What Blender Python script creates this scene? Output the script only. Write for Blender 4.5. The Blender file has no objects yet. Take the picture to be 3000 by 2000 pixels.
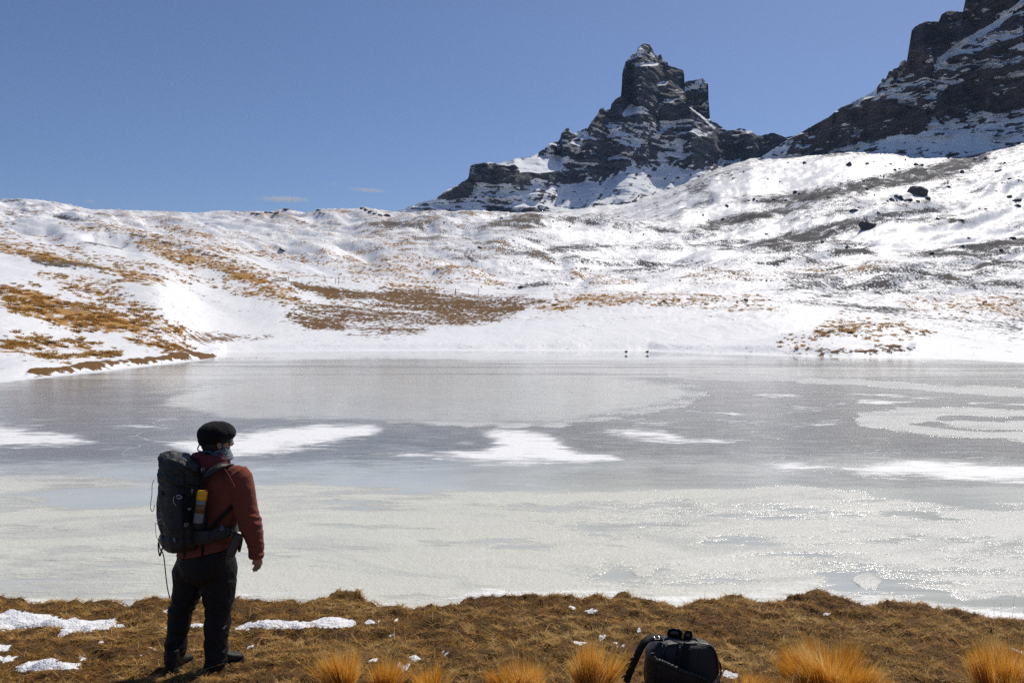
import bpy, bmesh, math, random
import numpy as np
from mathutils import Vector, Matrix

random.seed(7)
scene = bpy.context.scene
col = scene.collection
R = math.radians

# ------------------------------------------------------------------ camera
CAMZ = 2.8
FPX = 2333.0                      # focal length in pixels of the 3000 px wide photograph (28 mm lens)
PITCH = -math.atan(45.0 / FPX)
cam_data = bpy.data.cameras.new('camera')
cam_data.lens = 28.0
cam_data.sensor_width = 36.0
cam_data.clip_start = 0.1
cam_data.clip_end = 60000.0
cam = bpy.data.objects.new('camera', cam_data)
cam.location = (0, 0, CAMZ)
cam.rotation_euler = (math.pi / 2 + PITCH, 0, 0)
col.objects.link(cam)
scene.camera = cam

# ------------------------------------------------------------------ sky and sun
SUN_AZ = R(33.0)                  # to the right of straight ahead
SUN_EL = R(51.0)
world = bpy.data.worlds.new('World')
scene.world = world
world.use_nodes = True
wn = world.node_tree.nodes
wl = world.node_tree.links
wn.clear()
sky = wn.new('ShaderNodeTexSky')
sky.sky_type = 'NISHITA'
sky.sun_disc = False
sky.sun_elevation = SUN_EL
sky.sun_rotation = SUN_AZ
sky.altitude = 3000.0
sky.air_density = 1.2
sky.dust_density = 6.0
sky.ozone_density = 6.0
bg = wn.new('ShaderNodeBackground')
bg.inputs['Strength'].default_value = 0.078
wo = wn.new('ShaderNodeOutputWorld')
wb = wn.new('ShaderNodeVectorMath')          # white balance of the camera
wb.operation = 'MULTIPLY'
wb.inputs[1].default_value = (1.04, 1.0, 1.06)
wl.new(sky.outputs[0], wb.inputs[0])
wl.new(wb.outputs[0], bg.inputs['Color'])
wl.new(bg.outputs[0], wo.inputs['Surface'])

sun_data = bpy.data.lights.new('sun', 'SUN')
sun_data.energy = 3.95
sun_data.angle = R(0.53)
sun_data.color = (1.0, 0.93, 0.81)
sun = bpy.data.objects.new('sun', sun_data)
ldir = Vector((math.cos(SUN_EL) * math.sin(SUN_AZ), math.cos(SUN_EL) * math.cos(SUN_AZ), math.sin(SUN_EL)))
sun.rotation_euler = ldir.to_track_quat('Z', 'Y').to_euler()
sun.location = (30, 40, 60)
col.objects.link(sun)

scene.view_settings.view_transform = 'Standard'
scene.view_settings.look = 'None'
scene.view_settings.exposure = 0.03
scene.view_settings.gamma = 1.0
scene.view_settings.use_curve_mapping = False
scene.cycles.use_denoising = False
scene.cycles.max_bounces = 6
scene.cycles.diffuse_bounces = 3
scene.cycles.glossy_bounces = 3
scene.cycles.transparent_max_bounces = 8
scene.cycles.sample_clamp_indirect = 6.0
scene.cycles.volume_bounces = 1

# ------------------------------------------------------------------ small maths
CP, SP = math.cos(PITCH), math.sin(PITCH)


def kxz(u, v):
    a = (np.asarray(u, float) - 1500.0) / FPX
    b = (1000.0 - np.asarray(v, float)) / FPX
    dy = CP - b * SP
    return a / dy, (SP + b * CP) / dy


def at(u, v, Y):
    """point in the place that stands at depth Y behind photo pixel (u, v)"""
    kx, kz = kxz(u, v)
    return Vector((float(Y * kx), float(Y), float(CAMZ + Y * kz)))


def proj(X, Y, Z):
    rz = Z - CAMZ
    fw = Y * CP + rz * SP
    up = -Y * SP + rz * CP
    return 1500.0 + FPX * X / fw, 1000.0 - FPX * up / fw


_rng = np.random.RandomState(11)
_perm = _rng.permutation(256).astype(np.int32)
_perm = np.concatenate([_perm, _perm, _perm])
_g3 = _rng.normal(size=(256, 3))
_g3 /= np.linalg.norm(_g3, axis=1)[:, None]


def perlin(x, y, z=0.0):
    x, y, z = np.broadcast_arrays(np.asarray(x, float), np.asarray(y, float), np.asarray(z, float))
    xi = np.floor(x).astype(np.int32); yi = np.floor(y).astype(np.int32); zi = np.floor(z).astype(np.int32)
    xf, yf, zf = x - xi, y - yi, z - zi
    xi &= 255; yi &= 255; zi &= 255
    w = [t * t * t * (t * (t * 6 - 15) + 10) for t in (xf, yf, zf)]
    out = 0.0
    for dx in (0, 1):
        wx = w[0] if dx else 1 - w[0]
        for dy in (0, 1):
            wy = w[1] if dy else 1 - w[1]
            for dz in (0, 1):
                wz = w[2] if dz else 1 - w[2]
                h = _perm[_perm[_perm[xi + dx] + yi + dy] + zi + dz]
                g = _g3[h]
                out = out + wx * wy * wz * (g[..., 0] * (xf - dx) + g[..., 1] * (yf - dy) + g[..., 2] * (zf - dz))
    return out * 1.5


_g2 = _rng.normal(size=(256, 2))
_g2 /= np.linalg.norm(_g2, axis=1)[:, None]
_g2 = _g2.astype(np.float32)
_perlin3 = perlin


def perlin2(x, y, seed):
    x, y = np.broadcast_arrays(np.asarray(x, np.float32), np.asarray(y, np.float32))
    x = x + np.float32(seed * 31.7 % 97.0)
    y = y + np.float32(seed * 57.3 % 89.0)
    xi = np.floor(x).astype(np.int32); yi = np.floor(y).astype(np.int32)
    xf, yf = x - xi, y - yi
    xi &= 255; yi &= 255
    wx = xf * xf * (3 - 2 * xf)
    wy = yf * yf * (3 - 2 * yf)
    px0, px1 = _perm[xi], _perm[xi + 1]

    def c(p, dy, dx):
        g = _g2[_perm[p + yi + dy]]
        return g[..., 0] * (xf - dx) + g[..., 1] * (yf - dy)
    a = c(px0, 0, 0); b = c(px1, 0, 1)
    d = c(px0, 1, 0); e = c(px1, 1, 1)
    a = a + wx * (b - a)
    d = d + wx * (e - d)
    return (a + wy * (d - a)) * 1.45


def perlin(x, y, z=0.0):
    if np.ndim(z) == 0:
        return perlin2(x, y, float(z))
    return _perlin3(x, y, z)


def fbm(x, y, z=0.0, oct=4, lac=2.03, gain=0.5):
    s, a, n = 0.0, 1.0, 0.0
    for i in range(oct):
        f = lac ** i
        s = s + a * perlin(x * f + 17.3 * i, y * f - 9.1 * i, np.asarray(z) * f + 4.7 * i)
        n += a
        a *= gain
    return s / n


def ridged(x, y, z=0.0, oct=4, gain=0.55):
    s, a, n = 0.0, 1.0, 0.0
    for i in range(oct):
        f = 2.07 ** i
        s = s + a * (1 - 2.2 * np.abs(perlin(x * f + 5.3 * i, y * f + 8.8 * i, np.asarray(z) * f - 3.1 * i)))
        n += a
        a *= gain
    return s / n


def sstep(a, b, x):
    t = np.clip((x - a) / (b - a), 0, 1)
    return t * t * (3 - 2 * t)


def blur(a, s, axis):
    r = int(3 * s) + 1
    k = np.exp(-0.5 * (np.arange(-r, r + 1) / s) ** 2)
    k /= k.sum()
    a = np.moveaxis(a, axis, 0)
    p = np.pad(a, [(r, r)] + [(0, 0)] * (a.ndim - 1), mode='edge')
    o = sum(k[i] * p[i:i + a.shape[0]] for i in range(2 * r + 1))
    return np.moveaxis(o, 0, axis)


def poly_field(u, v, pts, soft=12.0, wob=None):
    """1 inside the outline, 0 outside, softened over `soft` pixels; wob shifts the edge"""
    pts = np.asarray(pts, float)
    out = np.zeros(u.shape)
    lo, hi = pts.min(0) - 3 * soft - 40, pts.max(0) + 3 * soft + 40
    sel = (u > lo[0]) & (u < hi[0]) & (v > lo[1]) & (v < hi[1])
    if not sel.any():
        return out
    x, y = u[sel], v[sel]
    d = np.full(x.shape, 1e9)
    ins = np.zeros(x.shape, bool)
    n = len(pts)
    for i in range(n):
        a, b = pts[i], pts[(i + 1) % n]
        ab = b - a
        t = np.clip(((x - a[0]) * ab[0] + (y - a[1]) * ab[1]) / max(ab @ ab, 1e-9), 0, 1)
        d = np.minimum(d, np.hypot(x - a[0] - t * ab[0], y - a[1] - t * ab[1]))
        c = (a[1] > y) != (b[1] > y)
        xc = a[0] + (y - a[1]) / (b[1] - a[1] + 1e-12) * ab[0]
        ins ^= c & (x < xc)
    sd = np.where(ins, d, -d)
    if wob is not None:
        sd = sd + wob[sel]
    out[sel] = sstep(-soft, soft, sd)
    return out


def poly_sd(u, v, pts, wob=0.0):
    pts = np.asarray(pts, float)
    d = np.full(u.shape, 1e9)
    ins = np.zeros(u.shape, bool)
    for i in range(len(pts)):
        a, b = pts[i], pts[(i + 1) % len(pts)]
        ab = b - a
        t = np.clip(((u - a[0]) * ab[0] + (v - a[1]) * ab[1]) / max(ab @ ab, 1e-9), 0, 1)
        d = np.minimum(d, np.hypot(u - a[0] - t * ab[0], v - a[1] - t * ab[1]))
        ins ^= ((a[1] > v) != (b[1] > v)) & (u < a[0] + (v - a[1]) / (b[1] - a[1] + 1e-12) * ab[0])
    return np.where(ins, d, -d) + wob


def line_field(u, v, pts, width):
    pts = np.asarray(pts, float)
    d = np.full(u.shape, 1e9)
    for a, b in zip(pts[:-1], pts[1:]):
        ab = b - a
        t = np.clip(((u - a[0]) * ab[0] + (v - a[1]) * ab[1]) / max(ab @ ab, 1e-9), 0, 1)
        d = np.minimum(d, np.hypot(u - a[0] - t * ab[0], v - a[1] - t * ab[1]))
    return sstep(width, width * 0.35, d)


def pl(pts, x):
    p = np.asarray(pts, float)
    return np.interp(x, p[:, 0], p[:, 1])


# ------------------------------------------------------------------ mesh and tag helpers
def tag(o, label=None, cat=None, group=None, kind=None):
    if label: o['label'] = label
    if cat: o['category'] = cat
    if group: o['group'] = group
    if kind: o['kind'] = kind
    return o


def link(name, me, mat=None, parent=None, smooth=True):
    o = bpy.data.objects.new(name, me)
    col.objects.link(o)
    if mat is not None:
        if len(me.materials) == 0:
            me.materials.append(mat)
    if parent is not None:
        o.parent = parent
    return o


def np_mesh(name, verts, faces, smooth=True):
    """verts (n,3), faces (m,3) or (m,4) int array"""
    verts = np.ascontiguousarray(verts, np.float32)
    faces = np.ascontiguousarray(faces, np.int32)
    me = bpy.data.meshes.new(name)
    me.vertices.add(len(verts))
    me.vertices.foreach_set('co', verts.ravel())
    m, k = faces.shape
    me.loops.add(m * k)
    me.loops.foreach_set('vertex_index', faces.ravel())
    me.polygons.add(m)
    me.polygons.foreach_set('loop_start', np.arange(0, m * k, k, dtype=np.int32))
    me.update(calc_edges=True)
    me.polygons.foreach_set('use_smooth', np.full(m, smooth, bool))
    return me


def attr(me, name, vals):
    a = me.attributes.new(name, 'FLOAT', 'POINT')
    a.data.foreach_set('value', np.ascontiguousarray(vals, np.float32).ravel())


def grid_faces(nr, nc):
    i = np.arange(nr * nc).reshape(nr, nc)
    return np.stack([i[:-1, :-1], i[:-1, 1:], i[1:, 1:], i[1:, :-1]], -1).reshape(-1, 4)


# ------------------------------------------------------------------ material helpers
class NT:
    def __init__(self, name):
        self.m = bpy.data.materials.new(name)
        self.m.use_nodes = True
        self.t = self.m.node_tree
        self.n = self.t.nodes
        self.l = self.t.links
        self.n.clear()
        self.out = self.n.new('ShaderNodeOutputMaterial')
        self.b = self.n.new('ShaderNodeBsdfPrincipled')
        self.l.new(self.b.outputs[0], self.out.inputs['Surface'])
        self._pos = None

    def set(self, sock, val):
        s = self.b.inputs[sock]
        if hasattr(val, 'is_output') or hasattr(val, 'links'):
            self.l.new(val, s)
        else:
            s.default_value = val if not (isinstance(val, tuple) and len(val) == 3) else (*val, 1.0)

    def pos(self):
        if self._pos is None:
            self._pos = self.n.new('ShaderNodeNewGeometry').outputs['Position']
        return self._pos

    def objco(self):
        return self.n.new('ShaderNodeTexCoord').outputs['Object']

    def mapped(self, vec, scale):
        m = self.n.new('ShaderNodeMapping')
        m.inputs['Scale'].default_value = scale
        self.l.new(vec, m.inputs['Vector'])
        return m.outputs[0]

    def noise(self, scale, detail=4, rough=0.55, vec=None, dist=0.0):
        n = self.n.new('ShaderNodeTexNoise')
        n.inputs['Scale'].default_value = scale
        n.inputs['Detail'].default_value = detail
        n.inputs['Roughness'].default_value = rough
        n.inputs['Distortion'].default_value = dist
        self.l.new(vec if vec is not None else self.pos(), n.inputs['Vector'])
        return n.outputs['Fac']

    def attr(self, name):
        a = self.n.new('ShaderNodeAttribute')
        a.attribute_name = name
        return a.outputs['Fac']

    def _in(self, node, i, v):
        if isinstance(v, (int, float)):
            node.inputs[i].default_value = v
        else:
            self.l.new(v, node.inputs[i])

    def math(self, op, a, b=0.0, c=None, clamp=False):
        m = self.n.new('ShaderNodeMath')
        m.operation = op
        m.use_clamp = clamp
        self._in(m, 0, a)
        self._in(m, 1, b)
        if c is not None:
            self._in(m, 2, c)
        return m.outputs[0]

    def ramp(self, x, a, b, lo=0.0, hi=1.0):
        m = self.n.new('ShaderNodeMapRange')
        m.interpolation_type = 'SMOOTHSTEP'
        self._in(m, 0, x)
        m.inputs[1].default_value = a
        m.inputs[2].default_value = b
        m.inputs[3].default_value = lo
        m.inputs[4].default_value = hi
        return m.outputs[0]

    def mix(self, f, a, b):
        m = self.n.new('ShaderNodeMix')
        m.data_type = 'RGBA'
        self._in(m, 0, f)
        for i, v in ((6, a), (7, b)):
            if isinstance(v, tuple):
                m.inputs[i].default_value = (*v, 1.0)
            else:
                self.l.new(v, m.inputs[i])
        return m.outputs[2]

    def bump(self, h, strength, dist=1.0, normal=None):
        b = self.n.new('ShaderNodeBump')
        self._in(b, 'Strength', strength)
        b.inputs['Distance'].default_value = dist
        self.l.new(h, b.inputs['Height'])
        if normal is not None:
            self.l.new(normal, b.inputs['Normal'])
        self.l.new(b.outputs[0], self.b.inputs['Normal'])
        return b.outputs[0]


def simple_mat(name, colr, rough=0.6, var=0.15, scale=40.0, bump=0.0, metal=0.0, spec=0.5, sheen=0.0, coat=0.0):
    t = NT(name)
    co = t.objco()
    n = t.noise(scale, 4, 0.6, co)
    dark = tuple(c * (1 - var) for c in colr)
    light = tuple(min(1, c * (1 + var)) for c in colr)
    t.set('Base Color', t.mix(n, dark, light))
    t.set('Roughness', rough)
    t.set('Metallic', metal)
    t.set('Specular IOR Level', spec)
    if sheen:
        t.set('Sheen Weight', sheen)
    if coat:
        t.set('Coat Weight', coat)
    if bump:
        t.bump(t.noise(scale * 3, 3, 0.6, co), bump, 0.003)
    return t.m
# ================================================================== LARGE STRUCTURE
def zm(x0, y0, s):
    return lambda *p: [(x0 + x / s, y0 + y / s) for x, y in p]


Z2 = zm(1700, 80, 3.92)
Z3 = zm(1100, 300, 2.352)
Z4 = zm(2100, 0, 2.6133)
Z6 = zm(0, 500, 2.352)
Z7 = zm(1000, 600, 2.352)
Z8 = zm(2000, 450, 2.352)

# ------------------------------------------------------------------ far shore line (photo column, photo row on the lake plane)
SHORE = [(-700, 1190), (-300, 1150), (0, 1117), (100, 1106), (200, 1096), (300, 1085), (400, 1074), (500, 1062), (580, 1054), (630, 1046),
         (645, 1038), (630, 1031), (660, 1029), (760, 1027), (1000, 1025.5), (1500, 1025), (1900, 1025.5), (2100, 1031),
         (2300, 1040), (2500, 1046), (2650, 1047), (2800, 1050), (3000, 1058), (3300, 1072), (3700, 1095)]
_sh = sorted([p for p in SHORE if p[1] != 1031 and p[1] != 1038])


def shoreY(u):
    v = pl(_sh, u)
    return (0 - CAMZ) / kxz(u, v)[1]


# ------------------------------------------------------------------ hills: photo column -> (depth in metres, photo row) up the slope
HCOL = {
    -400: [(46, 1090), (54, 1000), (64, 915), (80, 830), (100, 735), (118, 690), (150, 690), (190, 650), (260, 610), (340, 585), (430, 560), (700, 575), (1500, 600)],
    0: [(43.5, 1090), (52, 1012), (62, 935), (76, 850), (95, 770), (112, 721), (130, 722), (170, 688), (230, 645), (300, 615), (430, 583), (600, 588), (1500, 610)],
    300: [(52, 1070), (58, 1035), (66, 985), (77, 920), (90, 850), (104, 786), (118, 792), (140, 755), (180, 685), (212, 655), (260, 650), (320, 638), (430, 625), (540, 614), (1500, 618)],
    480: [(61, 1052), (67, 1015), (76, 960), (86, 885), (96, 831), (108, 845), (122, 815), (150, 755), (185, 697), (220, 695), (300, 662), (400, 640), (560, 620), (1500, 622)],
    590: [(73, 1038), (82, 1015), (93, 990), (104, 965), (116, 920), (134, 840), (155, 765), (176, 724), (200, 722), (280, 685), (400, 648), (600, 624), (1500, 625)],
    700: [(92, 1012), (98, 998), (106, 980), (116, 945), (132, 865), (148, 790), (160, 762), (176, 762), (220, 740), (300, 700), (420, 655), (640, 616), (1500, 620)],
    820: [(94, 1010), (103, 990), (113, 955), (124, 905), (136, 850), (146, 815), (160, 812), (200, 790), (280, 730), (400, 680), (520, 645), (660, 614), (760, 622), (1500, 622)],
    950: [(95, 1010), (106, 985), (120, 945), (140, 880), (158, 828), (168, 812), (185, 812), (230, 770), (300, 725), (400, 680), (520, 645), (640, 625), (720, 612), (1500, 618)],
    1200: [(96, 1008), (110, 978), (130, 930), (150, 878), (166, 848), (182, 845), (220, 805), (280, 755), (340, 718), (400, 690), (480, 665), (620, 642), (800, 632), (1500, 622)],
    1400: [(97, 1005), (112, 970), (130, 925), (152, 885), (168, 866), (184, 862), (210, 835), (250, 790), (300, 752), (380, 715), (480, 680), (600, 655), (760, 640), (1000, 640), (1500, 625)],
    1550: [(98, 1000), (112, 962), (130, 915), (150, 878), (166, 868), (184, 872), (215, 852), (260, 800), (310, 750), (380, 735), (450, 700), (560, 668), (700, 650), (900, 645), (1100, 635), (1500, 620)],
    1800: [(98, 997), (112, 955), (130, 905), (150, 872), (164, 862), (184, 866), (220, 845), (255, 815), (285, 806), (330, 775), (400, 730), (480, 705), (560, 682), (680, 660), (850, 650), (1000, 630), (1150, 608), (1500, 590)],
    2100: [(92, 1002), (106, 960), (124, 910), (146, 875), (160, 866), (180, 870), (215, 842), (255, 805), (300, 775), (360, 728), (440, 695), (540, 665), (680, 622), (820, 575), (950, 525), (1060, 488), (1150, 495), (1500, 480)],
    2300: [(83, 1012), (98, 970), (118, 918), (140, 880), (160, 872), (180, 868), (220, 835), (265, 795), (305, 762), (360, 728), (440, 690), (560, 630), (680, 580), (760, 556), (850, 545), (980, 470), (1060, 456), (1500, 440)],
    2450: [(79, 1010), (92, 985), (112, 945), (135, 908), (150, 900), (180, 872), (225, 822), (275, 790), (310, 765), (345, 728), (370, 722), (440, 690), (520, 620), (600, 580), (680, 545), (740, 530), (800, 530), (920, 470), (1000, 442), (1100, 448), (1500, 430)],
    2650: [(77, 1005), (90, 982), (112, 958), (140, 930), (170, 898), (220, 842), (270, 800), (310, 770), (340, 738), (372, 730), (420, 695), (500, 620), (580, 565), (660, 520), (700, 505), (760, 508), (860, 470), (960, 446), (1500, 430)],
    2800: [(74, 1015), (90, 992), (115, 965), (145, 930), (180, 890), (230, 838), (280, 795), (310, 765), (335, 735), (360, 730), (420, 690), (500, 610), (580, 550), (650, 500), (700, 480), (740, 478), (820, 465), (900, 450), (1500, 425)],
    3000: [(70, 1035), (90, 1010), (118, 978), (155, 935), (200, 880), (250, 825), (290, 785), (315, 742), (332, 728), (360, 722), (420, 660), (520, 570), (620, 480), (700, 425), (740, 412), (820, 420), (1500, 400)],
    3400: [(66, 1045), (90, 1005), (120, 965), (160, 915), (210, 850), (260, 790), (300, 740), (330, 700), (370, 690), (450, 600), (560, 490), (680, 400), (760, 370), (1500, 370)],
}
HU = np.arange(-420, 3421, 4.2)
HY = np.geomspace(36.0, 1500.0, 560)
ku_list = sorted(HCOL)
lgY = np.log(HY)
Vc = []
for uu in ku_list:
    p = np.array([(shoreY(uu), pl(_sh, uu))] + HCOL[uu], float)
    Vc.append(np.interp(lgY, np.log(p[:, 0]), p[:, 1]))
Vc = np.array(Vc)                                        # columns x depths
Vg = np.array([np.interp(HU, ku_list, Vc[:, j]) for j in range(len(HY))])   # depths x photo columns
Vg = blur(blur(Vg, 7.0, 1), 4.0, 0)
UG, YG = np.meshgrid(HU, HY)
kx, kz = kxz(UG, Vg)
HXg = YG * kx
HZg = CAMZ + YG * kz
SY = shoreY(HU)[None, :]
inland = np.clip((YG - SY) / SY, 0, 3)                   # 0 at the shore
# small shaped knolls and drifts: (photo u, depth, half width m, half depth m, height m, skew)
KNOLLS = [(1480, 330, 22, 26, 7.5), (1580, 300, 26, 16, 5.0), (1850, 275, 26, 12, 4.2), (1700, 250, 18, 10, 2.0), (1250, 300, 40, 16, 4.5),
          (1100, 360, 50, 18, 4.0), (1620, 420, 60, 22, 8.0), (2330, 300, 30, 12, 3.8), (1900, 430, 70, 20, 6.0), (2500, 355, 60, 16, 5.0),
          (2900, 325, 60, 14, 3.5), (1300, 480, 60, 24, 8.0), (870, 640, 42, 22, 11.0), (1060, 690, 45, 22, 11.0), (780, 600, 30, 18, 6.0), (1000, 660, 25, 16, 7.0),
          (800, 820, 70, 30, 16.0), (690, 900, 120, 40, 18.0), (1240, 720, 70, 30, 8.0), (1400, 620, 60, 25, 6.0), (600, 420, 70, 22, 6.0), (200, 330, 60, 20, 5.0),
          (80, 250, 60, 18, 4.0), (420, 300, 50, 16, 3.5), (950, 260, 40, 14, 3.0), (2050, 560, 90, 30, 8.0), (2600, 500, 60, 26, 7.0), (1700, 600, 80, 28, 8.0),
          (2450, 86, 9, 4.5, 1.0), (2620, 84, 8, 4.0, 0.8), (2250, 104, 10, 5, 0.7), (1500, 150, 14, 6, .8), (2000, 140, 16, 7, .9), (2800, 190, 30, 10, 1.6), (2300, 210, 24, 9, 1.5), (2600, 250, 36, 10, 2.0)]
for (ku, ky, wx, wy, h) in KNOLLS:
    cx = ky * (ku - 1500) / FPX
    dxx = (HXg - cx) / wx
    dyy = (YG - ky) / wy
    dyy = np.where(dyy < 0, dyy * 0.75, dyy * 1.3)
    HZg += (0.55 if ky > 150 else 1.0) * h * np.exp(-(dxx ** 2 + dyy ** 2))
fade = sstep(0.04, 0.5, inland)
big = sstep(120, 320, YG)
# long low ridges: on the right they run down to the left, on the left down to the right
wr = sstep(900, 1700, UG)
wpx = 8 * fbm(HXg / 50, YG / 50, 90., 2)
sR, tR = .88 * HXg + .47 * YG, -.47 * HXg + .88 * YG + wpx
sL, tL = .70 * HXg - .71 * YG, .71 * HXg + .70 * YG + wpx
an = lambda fn, ls, lt, sd, o: wr * fn(sR / ls, tR / lt, sd, o) + (1 - wr) * fn(sL / ls, tL / lt, sd + 50, o)
nz1 = (an(ridged, 190., 46., 1.7, 3) - .45) * 8.0 + an(fbm, 110., 24., .3, 3) * 4.2
HZg += big * (0.35 + 0.65 * sstep(200, 600, YG)) * (0.5 + 0.5 * sstep(1000, 600, YG)) * nz1
HZg += fade * (fbm(HXg / 11, YG / 6, 2.2, 4) * 0.35 + an(fbm, 40., 13., 5.2, 3) * 0.8)
HZg += sstep(130, 240, YG) * ((an(ridged, 60., 13., 3.7, 3) - .45) * 2.4 + fbm(HXg / 7, YG / 4, 7.1, 3) * 0.25)
HZg += sstep(300, 500, YG) * sstep(1200, 2000, UG) * fbm(HXg / 9, YG / 7, 9.1, 3) * 0.5
HZg += fade * sstep(1500, 2100, UG) * sstep(260, 150, YG) * (ridged(HXg / 4.2, YG / 2.4, 95., 3) - .45) * 0.34
# crest lines of the low ridges and drifts between lake and mountains: (photo points, depth); each holds a hollow behind it
CRESTS = [(Z7((390, 240), (600, 215), (900, 235), (1060, 282)), 430), (Z7((690, 302), (900, 300), (1100, 332)), 350), (Z7((820, 165), (1000, 112), (1380, 72), (1700, 92), (2100, 130), (2300, 165)), 530),
          (Z7((1200, 350), (1500, 292), (1800, 268), (2000, 285), (2352, 250), (2500, 262)), 400), (Z7((1550, 380), (1750, 394), (2352, 402), (2600, 440)), 330), (Z7((1060, 350), (1180, 325), (1350, 335), (1500, 375), (1640, 485)), 292),
          (Z7((-200, 190), (0, 230), (300, 288), (700, 330), (960, 420)), 330), (Z7((-100, 360), (150, 400), (330, 470)), 262), (Z7((600, 420), (800, 428), (940, 442), (1020, 470), (1110, 545)), 238),
          (Z7((1180, 545), (1400, 520), (1650, 545), (1740, 600)), 212), (Z7((1560, 550), (1800, 490), (2000, 505), (2140, 555)), 226), (Z7((500, 75), (700, 100), (900, 60), (1100, 75)), 600),
          (Z7((0, 170), (150, 130), (330, 92), (620, 122), (760, 150)), 540), (Z8((440, 775), (700, 700), (850, 690), (1000, 740), (1100, 778)), 300), (Z8((-60, 880), (150, 815), (350, 800), (640, 818)), 242),
          (Z8((620, 930), (690, 835), (1000, 800), (1400, 745), (1700, 735)), 262), (Z8((850, 1000), (1050, 940), (1200, 950), (1500, 975)), 205), (Z8((1400, 705), (1800, 640), (2352, 565), (2500, 540)), 360),
          (Z8((350, 655), (900, 602), (1200, 482), (1330, 432), (1900, 390), (2352, 420)), 470), (Z8((40, 500), (500, 402), (800, 342), (1000, 330)), 620), (Z8((350, 355), (1000, 232), (1500, 122), (2000, 5)), 740),
          (Z8((-200, 585), (100, 598), (350, 605), (700, 690)), 420), (Z8((950, 675), (1250, 652), (1420, 695)), 322), (Z8((1500, 1060), (1900, 1000), (2352, 985), (2500, 980)), 175), (Z8((1900, 760), (2352, 720), (2500, 715)), 290),
          (Z8((0, 480), (250, 470), (600, 520), (900, 560)), 540), (Z8((-100, 330), (150, 318), (300, 345)), 800), (Z6((300, 288), (560, 320), (700, 372), (900, 420)), 300), (Z6((480, 482), (660, 490), (850, 545), (1000, 600)), 165),
          (Z6((0, 430), (300, 455), (470, 475)), 180), (Z6((1300, 345), (1500, 372), (1760, 380), (1900, 420)), 420), (Z6((1000, 290), (1300, 300), (1500, 330)), 480), (Z6((1900, 510), (2100, 480), (2352, 500)), 300), (Z6((1500, 520), (1800, 560), (2352, 610)), 250)]
ridge_dark = np.zeros_like(HXg)
_lY = np.log(YG)
for cp, Yc_ in CRESTS:
    cp = np.array(cp)
    u0_, u1_ = cp[0, 0], cp[-1, 0]
    ci = np.nonzero((HU > u0_) & (HU < u1_))[0]
    if len(ci) == 0:
        continue
    uc = HU[ci]
    vcr = np.interp(uc, cp[:, 0], cp[:, 1])
    Ycol = Yc_ * (1 + 0.03 * fbm(uc / 160, Yc_ * .1, 3.0, 2))
    jj = np.clip(((np.log(Ycol) - lgY[0]) / (lgY[1] - lgY[0])).astype(int), 0, len(HY) - 1)
    zc = CAMZ + Ycol * kxz(uc, vcr)[1]
    taper = sstep(0, .35, (uc - u0_) / (u1_ - u0_)) * sstep(1, .65, (uc - u0_) / (u1_ - u0_))
    zt_ = HZg[jj, ci]
    ww_ = min(12.0, len(ci) / 7.0)
    amp = np.clip(blur(zc - zt_, ww_, 0), -0.012 * Yc_, 0.016 * Yc_) * taper
    d = (YG[:, ci] - Ycol[None]) / Yc_
    prof = np.where(d < 0, np.exp(-(d / .11) ** 2), np.exp(-(d / .045) ** 2))
    HZg[:, ci] += amp[None] * prof - (taper ** 2)[None] * 0.013 * Yc_ * np.exp(-((d - .06) / .038) ** 2)
    ridge_dark[:, ci] = np.maximum(ridge_dark[:, ci], taper[None] * np.where(d < -.006, np.exp(-((d + .006) / .030) ** 2), np.exp(-((d + .006) / .012) ** 2)))
# the skyline of the hills as it stands against the sky and the mountains
SKYL = [(-420, 560), (0, 583), (70, 583), (120, 586), (180, 595), (230, 605), (265, 614), (330, 614), (500, 620), (580, 624), (650, 616), (700, 620), (760, 618), (790, 622), (815, 614), (840, 612), (880, 621), (910, 623), (935, 613),
        (1000, 611), (1040, 612), (1065, 606), (1090, 611), (1150, 620), (1200, 623), (1280, 616), (1350, 617), (1430, 616), (1500, 614), (1600, 610), (1700, 602), (1800, 592), (1900, 574), (2000, 540), (2100, 498), (2200, 470), (2300, 459),
        (2400, 447), (2500, 438), (2560, 440), (2650, 446), (2780, 450), (2850, 440), (2950, 420), (3000, 412), (3420, 372)]
far_w = sstep(220, 520, YG)
for it in range(3):
    _, vv_ = proj(HXg, YG, HZg)
    cur = np.where(YG < 1420, vv_, 9999).min(0)
    dz = (cur - pl(SKYL, HU))[None, :] * YG / FPX
    dz = np.where(YG > 900, dz, dz)
    HZg += far_w * blur(dz, 5.0 if it == 0 else 2.5, 1)
# lake bed in front of the shore, small bank at it
d_sh = YG - SY
d_sh = d_sh + 0.9 * fbm(HXg / 4, YG / 4, 14.1, 3)
HZg = np.where(d_sh < 0, np.maximum(-0.5, 0.09 * d_sh), np.maximum(HZg, 0.0) * sstep(0, 3.5, d_sh) + 0.05 * np.minimum(d_sh, 1.5))
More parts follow.
